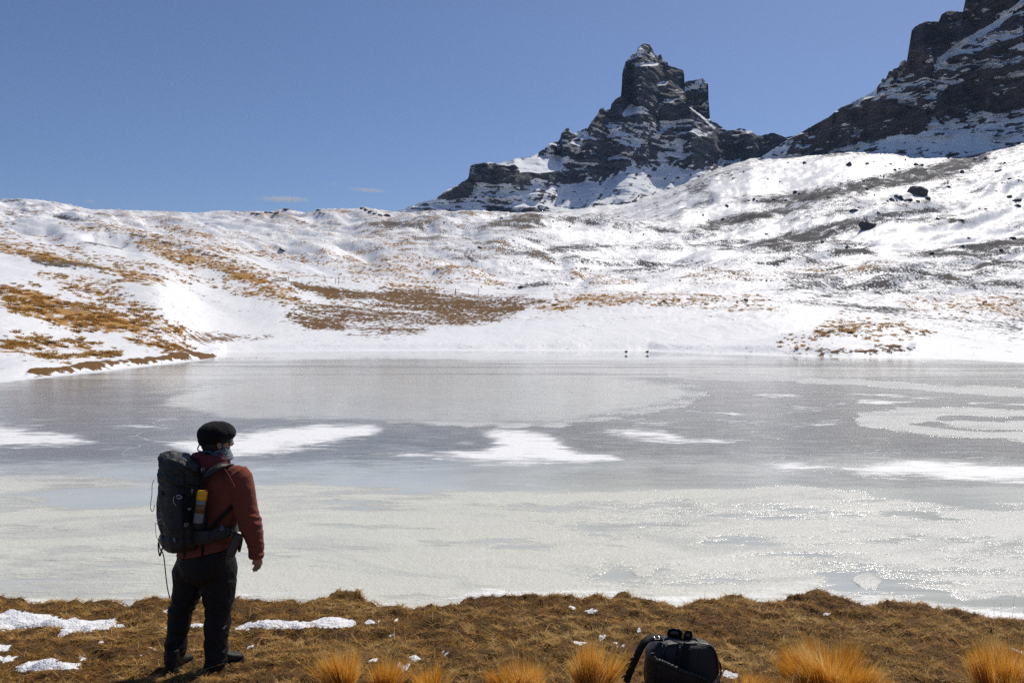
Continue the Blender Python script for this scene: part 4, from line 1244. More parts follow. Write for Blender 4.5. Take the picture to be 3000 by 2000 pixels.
def near_tussock(u, v, wpx, hpx, nblades, lean, label, seed, stems=14, stem_h=1.35):
    rs = np.random.RandomState(seed)
    Y0 = 5.5
    for _ in range(6):
        p = at(u, v, Y0)
        zz = float(bank_z(p.x, p.y)[0])
        Y0 = (zz - CAMZ) / float(kxz(u, v)[1])
    p = at(u, v, Y0)
    base = Vector((p.x, p.y, float(bank_z(p.x, p.y)[0]) - 0.01))
    sc = Y0 / FPX
    Rw, H = wpx * sc * .5, hpx * sc
    e = bpy.data.objects.new('tussock', None)
    col.objects.link(e)
    e.location = base
    tag(e, label, 'grass tussock', 'golden tussocks along the bottom edge')
    n = nblades
    rr = np.sqrt(rs.rand(n)) * 0.62
    nt = 34                                               # sub-tufts leaning their own way
    tid = rs.randint(0, nt, n)
    ta, tr_ = rs.rand(nt) * 6.283, np.sqrt(rs.rand(nt)) * .62
    tj_ = rs.normal(0, .20, (nt, 2))
    th_ = .82 + .30 * rs.rand(nt)
    tt_ = .20 * rs.normal(size=nt)
    px_ = tr_[tid] * np.cos(ta[tid]) + rs.normal(0, .07, n); py_ = tr_[tid] * np.sin(ta[tid]) + rs.normal(0, .07, n)
    rr = np.minimum(np.hypot(px_, py_), .75); aa = np.arctan2(py_, px_)
    bx0, by0 = rr * np.cos(aa) * Rw, rr * np.sin(aa) * Rw * .8
    out = 0.10 + 0.62 * rr ** 1.4
    dirv = np.stack([np.cos(aa) * out * (Rw / H) * 1.1 + lean + tj_[tid, 0] + rs.normal(0, .08, n), np.sin(aa) * out * (Rw / H) + tj_[tid, 1] + rs.normal(0, .08, n), np.ones(n)], -1)
    dirv /= np.linalg.norm(dirv, axis=1)[:, None]
    sa = rs.rand(n) * 6.283
    side = np.stack([np.cos(sa), np.sin(sa), np.zeros(n)], -1)
    ln_ = H * (1.02 - 0.42 * rr ** 2) * (0.60 + 0.44 * rs.rand(n) ** .7) * th_[tid] * 1.06
    droop = np.stack([np.cos(aa) * .22 * rs.rand(n) + lean * .3, np.sin(aa) * .2 * rs.rand(n), -0.10 * rs.rand(n)], -1)
    droop_k = 1.0
    tone = np.clip(0.46 + .20 * rs.normal(size=n) + tt_[tid], 0, 1)
    brk = rs.rand(n) < .035                               # broken straw
    dirv[brk] += rs.normal(0, .8, (brk.sum(), 3)) * [1, 1, .2]
    dirv /= np.linalg.norm(dirv, axis=1)[:, None]
    tone[brk] = .95
    V, Fc, T = ribbons(np.stack([bx0, by0, np.zeros(n)], -1), dirv, side, ln_, 0.0022 + .0020 * rs.rand(n), droop, 4, tone)
    me = np_mesh('leaf_tuft', V, Fc)
    attr(me, 'tone', T)
    link('leaf_tuft', me, M_GOLD, e)
    # seed stems stand above the tuft
    m = stems
    aa = rs.rand(m) * 6.283; rr = np.sqrt(rs.rand(m)) * .55
    b0 = np.stack([rr * np.cos(aa) * Rw, rr * np.sin(aa) * Rw, np.zeros(m)], -1)
    dv_ = np.stack([np.cos(aa) * rr * .55 + lean + rs.normal(0, .12, m), np.sin(aa) * rr * .5, np.ones(m)], -1)
    dv_ /= np.linalg.norm(dv_, axis=1)[:, None]
    sd = np.tile(np.array([[1., 0, 0]]), (m, 1))
    L = H * stem_h * (.75 + .45 * rs.rand(m))
    dr = np.stack([.12 * rs.normal(size=m) + lean * .2, .1 * rs.normal(size=m), -.05 * rs.rand(m)], -1)
    V, Fc, T = ribbons(b0, dv_, sd, L, np.full(m, .0036), dr, 5, rs.rand(m))
    # seed heads: little spikelets near the tips
    parts = [(V, Fc, T)]
    q = 7
    tt = np.tile(np.linspace(.70, .98, q), m)
    idx = np.repeat(np.arange(m), q)
    c = b0[idx] + dv_[idx] * (tt * L[idx])[:, None] + dr[idx] * (tt ** 2 * L[idx])[:, None]
    a2 = rs.rand(m * q) * 6.283
    d2 = np.stack([np.cos(a2) * .5, np.sin(a2) * .5, np.ones(m * q)], -1)
    V2, F2, T2 = ribbons(c, d2 / 1.12, np.tile([[1., 0, 0]], (m * q, 1)), np.full(m * q, .016), np.full(m * q, .0048), d2 * 0, 2, .4 + .6 * rs.rand(m * q))
    V = np.vstack([V, V2]); Fc = np.vstack([Fc, F2 + len(parts[0][0])]); T = np.concatenate([T, T2])
    me = np_mesh('seed_stems', V, Fc)
    attr(me, 'tone', T)
    link('seed_stems', me, M_STRAW, e)
    return e


NT_ = [(1005, 2014, 118, 132, 1500, -.06, 'narrow golden tussock with tall stems, leftmost along the bottom edge', 16, 1.35),
       (1128, 2024, 105, 120, 1100, .10, 'golden tussock just right of the leftmost one, stems bunched together', 12, 1.5),
       (1262, 2030, 120, 92, 1000, .02, 'low golden tussock barely rising over the bottom edge, third from the left', 6, 1.2),
       (1522, 2018, 200, 96, 1900, -.10, 'wide golden tussock with sparse stems, near the middle of the bottom edge', 14, 1.55),
       (1738, 2010, 140, 150, 1800, .05, 'tall pointed golden tussock just left of the black bag', 16, 1.3),
       (2215, 2022, 140, 70, 1100, .12, 'small golden tussock just right of the black bag', 14, 2.0),
       (2430, 2010, 330, 140, 6000, -.05, 'largest domed golden tussock between the black bag and the right edge', 20, 1.5),
       (2330, 2046, 150, 74, 1100, .05, 'low front tussock overlapping the left foot of the largest dome', 6, 1.3),
       (2560, 2040, 150, 80, 1200, -.06, 'low front tussock overlapping the right foot of the largest dome', 8, 1.5),
       (2965, 2020, 300, 150, 4200, .13, 'golden tussock leaning right, cut by the right edge of the picture', 24, 1.5)]
for i, (u, v, w, h, nb, ln, lab, st, sh) in enumerate(NT_):
    near_tussock(u, v, w, h, nb, ln, lab, 100 + i, st, sh)

# ------------------------------------------------------------------ tussocks on the hills
def far_tussock_mesh(seed, nb=46):
    rs = np.random.RandomState(seed)
    aa = rs.rand(nb) * 6.283
    rr = np.sqrt(rs.rand(nb))
    b0 = np.stack([rr * np.cos(aa) * .16, rr * np.sin(aa) * .16, np.full(nb, -.06)], -1)
    d = np.stack([np.cos(aa) * rr * .95, np.sin(aa) * rr * .95, np.ones(nb) * .9], -1)
    d /= np.linalg.norm(d, axis=1)[:, None]
    sa = rs.rand(nb) * 6.283
    V, Fc, T = ribbons(b0, d, np.stack([np.cos(sa), np.sin(sa), 0 * sa], -1), .26 + .12 * rs.rand(nb) - .06 * rr, .055 + .03 * rs.rand(nb),
                       np.stack([np.cos(aa) * .25, np.sin(aa) * .25, -.25 * rs.rand(nb)], -1), 2, np.clip((.05 if seed == 2 else .42) + .18 * rs.normal(size=nb) + .2 * rs.rand(), 0, 1))
    return V, Fc, T


FT = [far_tussock_mesh(s) for s in range(7)]
rs = np.random.RandomState(21)
cand = 150000
cy = np.exp(rs.uniform(np.log(41), np.log(260), cand))
cu = rs.uniform(-60, 3060, cand)
cx = cy * (cu - 1500) / FPX
cz, cg, cd_, cb = hill_z(cx, cy)
patch = fbm(cx / 2.2, cy / 2.2, 61., 3)
pu, pv = proj(cx, cy, cz)
dens = cg * np.clip(0.42 + 2.2 * patch, 0, 1.4)
prob = dens * (cy / 100.0) ** 1.15 * (1.45 + 1.9 * sstep(120, 80, cy))
prob = np.where((pu < 1000), prob, prob * .55)
sel = (rs.rand(cand) < np.clip(prob, 0, 1)) & (cg > .12) & (cz > .15)
cx, cy, cz = cx[sel], cy[sel], cz[sel]
sc = (0.34 + 1.0 * rs.rand(len(cx)) ** 2.4) * (0.9 + .3 * sstep(80, 160, cy))
app = sc / cy                                             # how large each one shows
order = np.argsort(-app)
meshes = []
for i, (V, Fc, T) in enumerate(FT):
    m_ = np_mesh('hill_tussock_tuft', V, Fc)
    attr(m_, 'tone', T)
    m_.materials.append(M_HGOLD)
    meshes.append(m_)
for j in order[:300]:
    o = bpy.data.objects.new('hill_tussock', meshes[rs.randint(7)])
    o.location = (cx[j], cy[j], cz[j])
    o.rotation_euler = (0, 0, rs.rand() * 6.28)
    o.scale = (sc[j], sc[j], sc[j] * (.85 + .4 * rs.rand()))
    col.objects.link(o)
    if cx[j] < 0:
        tu, tv = proj(cx[j], cy[j], cz[j])
        zone = ('on the snow just above the turf spit' if tv > 985 else 'in the thick golden field on the left slope' if tv > 900 else 'on the thinning upper half of the left slope' if tv > 800 else 'along the crest of the left slope')
        size = 'broad' if sc[j] > 1.0 else 'middling' if sc[j] > .72 else 'small'
        edge = ', near the left edge' if tu < 160 else ''
        tag(o, size + ' golden tussock ' + zone + edge, 'grass tussock', 'tussocks on the left slope')
    else:
        tag(o, 'small golden tussock on the snowy far shore right of the two birds', 'grass tussock', 'tussocks on the right shore')
AV, AF, AT, off = [], [], [], 0
for j in order[300:]:
    V, Fc, T = FT[rs.randint(7)]
    a = rs.rand() * 6.28
    ca, sa = math.cos(a), math.sin(a)
    Rm = np.array([[ca, sa, 0], [-sa, ca, 0], [0, 0, 1]])
    AV.append((V @ Rm) * sc[j] + np.array([cx[j], cy[j], cz[j]]))
    AF.append(Fc + off)
    AT.append(np.clip(T + .12 * rs.normal(), 0, 1))
    off += len(V)
me = np_mesh('hill_grass', np.vstack(AV), np.vstack(AF))
attr(me, 'tone', np.concatenate(AT))
tag(link('hill_grass', me, M_HGOLD), 'countless small golden grass tufts over the snowy hills', 'grass', kind='stuff')
print('hill tussocks', len(cx))

# ------------------------------------------------------------------ boulders
def boulder_mesh(seed, sub=3):
    bm = bmesh.new()
    bmesh.ops.create_icosphere(bm, subdivisions=sub, radius=0.5)
    co = np.array([v.co[:] for v in bm.verts])
    rs = np.random.RandomState(seed)
    for _ in range(11):                                   # planed facets
        nrm = rs.normal(size=3); nrm /= np.linalg.norm(nrm)
        dcut = .27 + .15 * rs.rand()
        d = co @ nrm
        co = co - np.maximum(d - dcut, 0)[:, None] * nrm[None]
    co = co * (1 + .16 * fbm(co[:, 0] * 4 + seed, co[:, 1] * 4, co[:, 2] * 4, 3))[:, None]
    co *= np.array([1.15, .95, .8 + .3 * rs.rand()])
    for v, c in zip(bm.verts, co):
        v.co = c
    m_ = bpy.data.meshes.new('boulder')
    bm.to_mesh(m_)
    bm.free()
    return m_


def boulder_material():
    t = NT('boulder_rock')
    n = t.noise(1.3, 4, .6)
    c = t.mix(n, (0.030, 0.028, 0.028), (0.12, 0.108, 0.10))
    g = t.n.new('ShaderNodeNewGeometry')
    sx = t.n.new('ShaderNodeSeparateXYZ')
    t.l.new(g.outputs['Normal'], sx.inputs[0])
    s = t.ramp(t.math('ADD', sx.outputs[2], t.math('MULTIPLY', t.math('SUBTRACT', n, .5), 1.2)), .62, .92)
    t.set('Base Color', t.mix(s, c, (.86, .87, .89)))
    t.set('Roughness', .92)
    t.bump(t.noise(2.5, 4, .65), .7, .4)
    return t.m


M_BOULD = boulder_material()
BM_ = [boulder_mesh(s) for s in range(8)]
for m_ in BM_:
    m_.materials.append(M_BOULD)


def boulder(u, v, wpx, label, group=None, var=0, hs=1.0):
    p = ground_at(u, v)
    if p is None:
        return
    w = wpx * p.y / FPX
    o = bpy.data.objects.new('boulder', BM_[var % 8])
    o.location = (p.x, p.y + w * .3, p.z + w * .10 * hs)
    o.scale = (w, w, w * hs)
    o.rotation_euler = (0, 0, (u * 7.13) % 6.28)
    col.objects.link(o)
    tag(o, label, 'boulder', group)


boulder(2549, 672, 52, 'largest black boulder standing alone in the smooth snow on the right', None, 1, 1.15)
boulder(2688, 570, 72, 'broad snow dusted grey outcrop on the upper right slope', None, 2, .62)
boulder(2985, 592, 34, 'dark boulder at the right edge, half buried in the snow', None, 3)
boulder(2960, 580, 18, 'small dark boulder just left of the one at the right edge', None, 5)
boulder(829, 734, 30, 'dark hooked rock standing in the snow on the left hills', None, 4, .8)
boulder(1404, 728, 16, 'small pointed black rock on a crest above the brown meadow', None, 6)
boulder(2505, 620, 28, 'pale grey rock on the slope left of the broad outcrop', None, 7, .6)
boulder(2516, 610, 10, 'small dark rock touching the pale grey one', None, 0)
boulder(2185, 881, 18, 'dark rock among the tussocks on the far shore', None, 2, .7)
boulder(1526, 845, 16, 'dark rock on the snowy gully edge right of the meadow', None, 5)
boulder(1505, 708, 12, 'small black rock below the steep snow slope in the middle distance', None, 1)
outs = [(2612, 588, 22), (2625, 578, 18), (2640, 586, 26), (2652, 590, 20), (2600, 590, 14), (2668, 590, 20), (2690, 592, 16), (2720, 585, 18), (2700, 568, 14)]
for i, (u, v, w) in enumerate(outs):
    boulder(u, v, w, 'dark stone in the cluster round the foot of the broad grey outcrop', 'stones round the outcrop', i, .9)
ridge = [(2685, 485, 17), (2700, 487, 15), (2622, 500, 10), (2635, 497, 9), (2468, 540, 14), (2530, 532, 9), (2590, 518, 10), (2780, 465, 8), (2865, 467, 17), (2885, 468, 20), (2820, 508, 18), (2645, 520, 8), (2340, 570, 12), (2330, 566, 16), (2268, 588, 15), (2304, 590, 11), (2355, 600, 9),
         (2195, 590, 10), (2210, 588, 14), (2220, 590, 11), (2130, 605, 14), (2118, 646, 15), (2245, 688, 12), (2410, 712, 12), (2485, 727, 16), (2430, 580, 13), (2540, 556, 10), (2575, 625, 12), (2750, 644, 16), (2818, 648, 13), (2890, 615, 12), (2870, 615, 9), (2985, 605, 20), (2930, 504, 22), (2945, 480, 10), (2985, 520, 9),
         (2920, 562, 10), (2780, 550, 12), (2960, 527, 16), (2900, 455, 9), (2310, 478, 11), (2358, 480, 16), (2492, 487, 22), (2540, 482, 15), (2610, 482, 9), (2150, 525, 10), (2145, 515, 9), (2180, 505, 8), (2250, 527, 10), (2080, 520, 8), (2060, 540, 9), (2840, 700, 14), (2935, 735, 14), (2970, 702, 18), (2820, 724, 15), (2730, 746, 16)]
def moraine_label(u, v, w):
    size = 'large dark boulder' if w > 15 else 'middling dark boulder' if w > 10 else 'small dark stone' if w > 6 else 'tiny dark stone'
    top = v < pl(SKYL, u) + 45
    where = ('just under the snow crest' if top else 'on the stony moraine band' if v < 610 else 'low on the right hillside')
    side = ' at the far right' if u > 2800 else ' right of the outcrop' if u > 2720 else ' left of the outcrop' if u > 2350 else ' below the saddle' if u > 2000 else ' below the peak'
    return size + ' ' + where + side


for i, (u, v, w) in enumerate(ridge):
    boulder(u, v, w, moraine_label(u, v, w), 'boulders on the moraine', i)
rs = np.random.RandomState(77)
k = 0
while k < 70:
    u = rs.uniform(1650, 3020); v = rs.uniform(450, 690)
    if v < pl(SKYL, u) + 12 or rs.rand() > .25 + .75 * sstep(640, 500, v):
        continue
    w = rs.uniform(3.0, 8.0)
    boulder(u, v, w, moraine_label(u, v, w), 'boulders on the moraine', k)
    k += 1
for u, v, w in [(1255, 665, 8), (1300, 655, 10), (1470, 640, 12), (1560, 610, 12), (1595, 585, 10), (1700, 580, 13), (1742, 574, 14), (1690, 592, 9), (1865, 560, 12), (1910, 558, 16), (1925, 605, 9), (1980, 568, 8), (1640, 635, 8), (1812, 636, 8), (1620, 650, 9), (1668, 664, 8)]:
    boulder(u, v, w, 'small dark rock on the open snow at the foot of the peak', 'rocks below the peak', int(w))
for ci_, (u, v, w) in enumerate([(742, 628, 22), (760, 627, 24), (778, 626, 22), (795, 626, 24), (812, 624, 26), (828, 620, 30), (838, 616, 26), (1060, 612, 20), (1075, 616, 22), (1085, 622, 20), (1098, 628, 18), (1112, 632, 20), (1130, 634, 24), (930, 618, 18), (940, 624, 16), (950, 628, 14), (870, 648, 14), (890, 652, 12)]):
    boulder(u, v, w, ('black crag in the low dark row on the far skyline' if u < 850 else 'small dark rock on the snow below the skyline crags' if v > 640 else 'dark rock on the skyline knoll between two crag rows' if u < 1000 else 'black crag in the row nearest the foot of the peak'), 'crags on the far ridge', int(u), .55)
# ================================================================== THINGS BUILT FROM LOFTS
class Geo:
    def __init__(self):
        self.v, self.f = [], []

    def add(self, verts, faces):
        o = len(self.v)
        self.v += [tuple(p) for p in verts]
        self.f += [tuple(i + o for i in f) for f in faces]
        return self

    def loft(self, rings, n=24, exp=2.0):
        """rings: (centre, half axis a, half axis b) as Vectors; closed with caps"""
        vs, fs = [], []
        for c, a, b in rings:
            for i in range(n):
                t = 2 * math.pi * i / n
                ct, st = math.cos(t), math.sin(t)
                x = math.copysign(abs(ct) ** (2.0 / exp), ct)
                y = math.copysign(abs(st) ** (2.0 / exp), st)
                vs.append(c + a * x + b * y)
        m = len(rings)
        for j in range(m - 1):
            for i in range(n):
                k = (i + 1) % n
                fs.append((j * n + i, j * n + k, (j + 1) * n + k, (j + 1) * n + i))
        vs.append(rings[0][0]); vs.append(rings[-1][0])
        for i in range(n):
            k = (i + 1) % n
            fs.append((m * n, k, i))
            fs.append((m * n + 1, (m - 1) * n + i, (m - 1) * n + k))
        return self.add(vs, fs)

    def tube(self, pts, rad, n=10):
        pts = [Vector(p) for p in pts]
        if not isinstance(rad, (list, tuple)):
            rad = [rad] * len(pts)
        rings = []
        for i, p in enumerate(pts):
            t = (pts[min(i + 1, len(pts) - 1)] - pts[max(i - 1, 0)]).normalized()
            ref = Vector((0, 0, 1)) if abs(t.z) < .9 else Vector((0, 1, 0))
            a = t.cross(ref).normalized()
            b = t.cross(a).normalized()
            rings.append((p, a * rad[i], b * rad[i]))
        return self.loft(rings, n)

    def ellipsoid(self, c, ax, ay, az, n=20, m=12):
        rings = []
        for j in range(m + 1):
            t = -math.pi / 2 + math.pi * j / m
            k = max(math.cos(t), .02)
            rings.append((c + az * math.sin(t), ax * k, ay * k))
        return self.loft(rings, n)

    def strap(self, pts, nrm, width, thick):
        """flat webbing along pts; nrm = outward direction (one, or one per point)"""
        pts = [Vector(p) for p in pts]
        if isinstance(nrm, Vector):
            nrm = [nrm] * len(pts)
        vs = []
        for i, p in enumerate(pts):
            t = (pts[min(i + 1, len(pts) - 1)] - pts[max(i - 1, 0)]).normalized()
            nn = nrm[i].normalized()
            s = t.cross(nn).normalized() * width * .5
            nn = nn * thick * .5
            vs += [p - s - nn, p + s - nn, p + s + nn, p - s + nn]
        fs = []
        m = len(pts)
        for j in range(m - 1):
            for i in range(4):
                k = (i + 1) % 4
                fs.append((4 * j + i, 4 * j + k, 4 * j + 4 + k, 4 * j + 4 + i))
        fs += [(3, 2, 1, 0), (4 * m - 4, 4 * m - 3, 4 * m - 2, 4 * m - 1)]
        return self.add(vs, fs)

    def mesh(self, name, smooth=True):
        me = bpy.data.meshes.new(name)
        me.from_pydata(self.v, [], self.f)
        me.polygons.foreach_set('use_smooth', [smooth] * len(me.polygons))
        me.update()
        return me


def smooth_path(pts, k=6):
    """Catmull-Rom through the points"""
    P_ = [Vector(p) for p in pts]
    out = []
    for i in range(len(P_) - 1):
        a, b, c, d = P_[max(i - 1, 0)], P_[i], P_[i + 1], P_[min(i + 2, len(P_) - 1)]
        for j in range(k):
            t = j / k
            out.append(0.5 * ((2 * b) + (c - a) * t + (2 * a - 5 * b + 4 * c - d) * t * t + (3 * b - a - 3 * c + d) * t ** 3))
    out.append(P_[-1])
    return out


def fused(geo, voxel, smooth_it=6, wrinkle=None, name='mesh'):
    """union of overlapping lofts as one continuous skin"""
    me = geo.mesh(name)
    o = bpy.data.objects.new(name, me)
    col.objects.link(o)
    m = o.modifiers.new('r', 'REMESH')
    m.mode = 'VOXEL'
    m.voxel_size = voxel
    m.use_smooth_shade = True
    if smooth_it:
        s = o.modifiers.new('s', 'SMOOTH')
        s.factor = .5
        s.iterations = smooth_it
    dg = bpy.context.evaluated_depsgraph_get()
    res = bpy.data.meshes.new_from_object(o.evaluated_get(dg), depsgraph=dg)
    bpy.data.objects.remove(o)
    bpy.data.meshes.remove(me)
    res.name = name
    if wrinkle is not None:
        n = len(res.vertices)
        co = np.empty(n * 3, np.float32); res.vertices.foreach_get('co', co)
        no = np.empty(n * 3, np.float32); res.vertices.foreach_get('normal', no)
        co, no = co.reshape(-1, 3), no.reshape(-1, 3)
        d = wrinkle(co[:, 0].astype(float), co[:, 1].astype(float), co[:, 2].astype(float))
        co = co + no * d[:, None].astype(np.float32)
        res.vertices.foreach_set('co', co.ravel())
        res.update()
    res.polygons.foreach_set('use_smooth', [True] * len(res.polygons))
    return res


def ring_at(u, v, Y, a, b, ra=None, fa=None, tilt=0.0):
    """horizontal ring; a along ra, b along fa; tilt lifts its right-hand side"""
    ra = ra or Vector((1, 0, 0)); fa = fa or Vector((0, 1, 0))
    A, B = ra * a, fa * b
    A = A + Vector((0, 0, tilt * A.x)); B = B + Vector((0, 0, tilt * B.x))
    return (at(u, v, Y), A, B)


def part(name, me, mat, parent):
    o = link(name, me, mat)
    o.parent = parent
    o.matrix_parent_inverse = Matrix.Translation(parent.matrix_world.translation if False else parent.location).inverted()
    return o


def thing(name, loc, label, cat, group=None):
    e = bpy.data.objects.new(name, None)
    e.empty_display_size = .1
    e.location = loc
    col.objects.link(e)
    return tag(e, label, cat, group)


def cloth(name, colr, rough=.8, sheen=.3, weave=700.0, spec=.3):
    t = NT(name)
    co = t.objco()
    n = t.noise(9.0, 4, .6, co)
    c = t.mix(n, tuple(x * .78 for x in colr), tuple(min(1, x * 1.2) for x in colr))
    t.set('Base Color', c)
    t.set('Roughness', rough)
    t.set('Sheen Weight', sheen)
    t.set('Sheen Roughness', .5)
    t.set('Specular IOR Level', spec)
    h = t.math('ADD', t.math('MULTIPLY', t.noise(weave, 2, .5, co), .0012), t.math('MULTIPLY', t.noise(28.0, 4, .6, co), .010))
    t.bump(h, .8, 1.0)
    return t.m


M_FLEECE = cloth('rust_fleece', (0.205, 0.050, 0.030), .95, .08)
M_MAROON = cloth('maroon_hood', (0.16, 0.028, 0.030), .9, .1)
M_TROUS = cloth('black_softshell', (0.0095, 0.0095, 0.011), .66, .0, 900., .25)
M_FELT = cloth('black_felt', (0.012, 0.011, 0.012), 1.0, .06, 500., .15)
M_NYLON = cloth('black_nylon', (0.025, 0.023, 0.022), .46, .0, 800., .40)
M_NYLON2 = cloth('charcoal_mesh', (0.034, 0.033, 0.034), .72, .0, 600., .25)
M_WEB = cloth('black_webbing', (0.008, 0.008, 0.009), .7, .0, 900., .25)
M_PLAST = simple_mat('black_plastic', (0.016, 0.016, 0.018), .28, .1, 60)
M_GREYM = simple_mat('grey_metal', (0.42, 0.43, 0.45), .3, .1, 80, metal=.9)
M_PRINT = simple_mat('grey_print', (0.32, 0.33, 0.36), .6, .05, 60)
M_SKIN = simple_mat('skin', (0.42, 0.20, 0.13), .5, .18, 55, .25)
M_HAIR = simple_mat('dark_hair', (0.018, 0.013, 0.010), .55, .4, 160, .9)
M_GAIT = simple_mat('grey_blue_knit', (0.16, 0.19, 0.21), .9, .35, 70, .5)
M_TEAL = simple_mat('teal_rubber', (0.018, 0.075, 0.105), .35, .1, 60)
M_AMBER = simple_mat('yellow_plastic', (1.0, 0.44, 0.006), .38, .04, 30)
M_BOTTLE = simple_mat('smoke_grey_plastic', (0.20, 0.20, 0.22), .22, .15, 25)
M_BROWNB = simple_mat('amber_print', (0.17, 0.085, 0.03), .3, .3, 25)
M_LEATH = simple_mat('brown_leather', (0.050, 0.024, 0.015), .42, .4, 60, .6)
M_BOOT = simple_mat('boot_leather', (0.014, 0.013, 0.013), .6, .3, 60, .4, spec=.3)
M_SOLE = simple_mat('boot_rubber', (0.012, 0.012, 0.012), .7, .2, 60, .3)
M_LENS = simple_mat('dark_lens', (0.012, 0.014, 0.018), .06, .05, 20, coat=.6)

# ------------------------------------------------------------------ the hiker
FW = Vector((.68, .73, 0)).normalized()
RT = Vector((.73, -.68, 0)).normalized()
YP = 5.9
for _ in range(8):
    _p = at(622, 1950, YP)
    YP = (float(bank_z(_p.x, _p.y)[0]) + 0.0 - CAMZ) / float(kxz(622, 1950)[1])
PX = YP / FPX
print('hiker depth', YP)
_g = at(570, 1952, YP)
person = thing('person', _g, 'person in a rust fleece, black trousers and black beret looking out over the ice', 'person')


def torso(s=1.0, hem=True):
    L = [(645, 1358, .075, .075, 0), (648, 1370, .13, .09, 0), (651, 1384, .195, .112, 0), (651, 1402, .228, .13, 0), (649, 1430, .232, .142, 0), (645, 1465, .224, .152, 0), (636, 1510, .212, .160, 0), (626, 1550, .216, .168, .05)]
    if hem:
        L += [(616, 1578, .232, .178, .12), (606, 1600, .262, .196, .20), (603, 1607, .266, .198, .22)]
    return [ring_at(u, v, YP, a * s, b * s, RT, FW, t) for u, v, a, b, t in L]


ARM = [(690, 1384, 34), (703, 1402, 37), (710, 1430, 37), (716, 1465, 35), (723, 1500, 34), (734, 1535, 33.5), (743, 1568, 28), (748, 1592, 24), (750, 1608, 22.5), (750.5, 1622, 21.5), (751, 1629, 20.5)]


def limb(path, Ys, s=1.0, k=1.0):
    R_ = []
    for i, (u, v, r) in enumerate(path):
        Y = Ys[0] + (Ys[1] - Ys[0]) * i / (len(path) - 1)
        rr = r * Y / FPX * s
        R_.append((u, v, Y, rr))
    rings = []
    pts = [at(u, v, Y) for u, v, Y, _ in R_]
    for i, p in enumerate(pts):
        t = (pts[min(i + 1, len(pts) - 1)] - pts[max(i - 1, 0)]).normalized()
        a = Vector((1, 0, 0)) - t * t.x
        a.normalize()
        b = t.cross(a).normalized()
        rings.append((p, a * R_[i][3], b * R_[i][3] * k))
    return rings


ARM_Y = (YP - .12, YP - .14)
LARM = [(596, 1392, 33), (588, 1420, 34), (590, 1470, 32), (604, 1515, 30), (640, 1530, 27), (672, 1538, 23), (690, 1543, 20)]
LARM_Y = (YP + .13, YP + .20)
LEGL = [(568, 1622, 34), (561, 1648, 44), (556, 1674, 49), (551, 1704, 42), (548, 1738, 41), (538, 1764, 35.5), (528, 1792, 34), (522, 1852, 30.5), (516, 1888, 33), (511, 1918, 29), (508, 1944, 25)]
LEGR = [(636, 1612, 36), (640, 1640, 49), (640, 1668, 55), (641, 1708, 52), (642, 1752, 46), (637, 1788, 38.5), (637, 1828, 38), (634.5, 1880, 33.5), (635.5, 1922, 35), (636, 1950, 36.5)]
LY_ = (YP + .02, YP - .02)
RY_ = (YP - .03, YP - .03)
PELV = [(606, 1585, .215, .165, .15), (603, 1612, .248, .185, .15), (601, 1645, .252, .19, .05), (600, 1674, .226, .172, 0), (600, 1694, .17, .135, 0), (600, 1706, .10, .09, 0)]


def pelvis(s=1.0):
    return [ring_at(u, v, YP, a * s, b * s, RT, FW, t) for u, v, a, b, t in PELV]


# body: head, neck, trunk, arms with hands, legs as one skin
HF = Vector((.84, .54, 0)).normalized()       # where the face looks
HR = Vector((HF.y, -HF.x, 0))
UPV = Vector((0, 0, 1))
HC = at(637, 1294, YP)
g = Geo()
g.ellipsoid(HC + UPV * .012 - HF * .012, HF * .096, HR * .077, UPV * .108)
g.ellipsoid(HC - UPV * .055 + HF * .022, HF * .070, HR * .060, UPV * .066)            # jaw
g.ellipsoid(HC - UPV * .098 + HF * .066, HF * .022, HR * .026, UPV * .020)            # chin
g.loft([(HC + HF * .084 + UPV * .030, HF * .012, HR * .010), (HC + HF * .096 + UPV * .005, HF * .015, HR * .013), (HC + HF * .106 - UPV * .022, HF * .017, HR * .017), (HC + HF * .094 - UPV * .036, HF * .014, HR * .015)], 10)   # nose
g.ellipsoid(HC + HF * .080 - UPV * .058, HF * .012, HR * .026, UPV * .007, 12, 6)     # lips
g.ellipsoid(HC + HF * .080 - UPV * .069, HF * .013, HR * .022, UPV * .008, 12, 6)
g.ellipsoid(HC + HF * .078 + UPV * .036, HF * .014, HR * .052, UPV * .012, 12, 6)     # brow
for s_ in (1, -1):
    g.ellipsoid(HC + HR * .078 * s_ - HF * .002 - UPV * .012, HF * .020 - HR * .008 * s_, HR * .009, UPV * .034, 12, 8)   # ears
g.loft([(at(641, 1318, YP), RT * .062, FW * .064), (at(645, 1372, YP), RT * .068, FW * .07)], 18)
g.loft(torso(.86, False), 24)
g.loft(pelvis(.82), 24)
g.loft(limb(ARM, ARM_Y, .66), 16)
g.loft(limb(LARM, LARM_Y, .66), 16)
g.loft(limb(LEGL, LY_, .70), 16)
g.loft(limb(LEGR, RY_, .70), 16)
HYa = ARM_Y[1]
PXA = HYa / FPX
hx = Vector((1, 0, 0)); hy = Vector((0, 1, 0))
g.loft([(at(751, 1618, HYa), hx * .029, hy * .022), (at(753, 1632, HYa), hx * .031, hy * .021), (at(755.5, 1641, HYa), hx * .035, hy * .020), (at(756.5, 1650, HYa), hx * .034, hy * .019), (at(756, 1656, HYa), hx * .027, hy * .015)], 16)
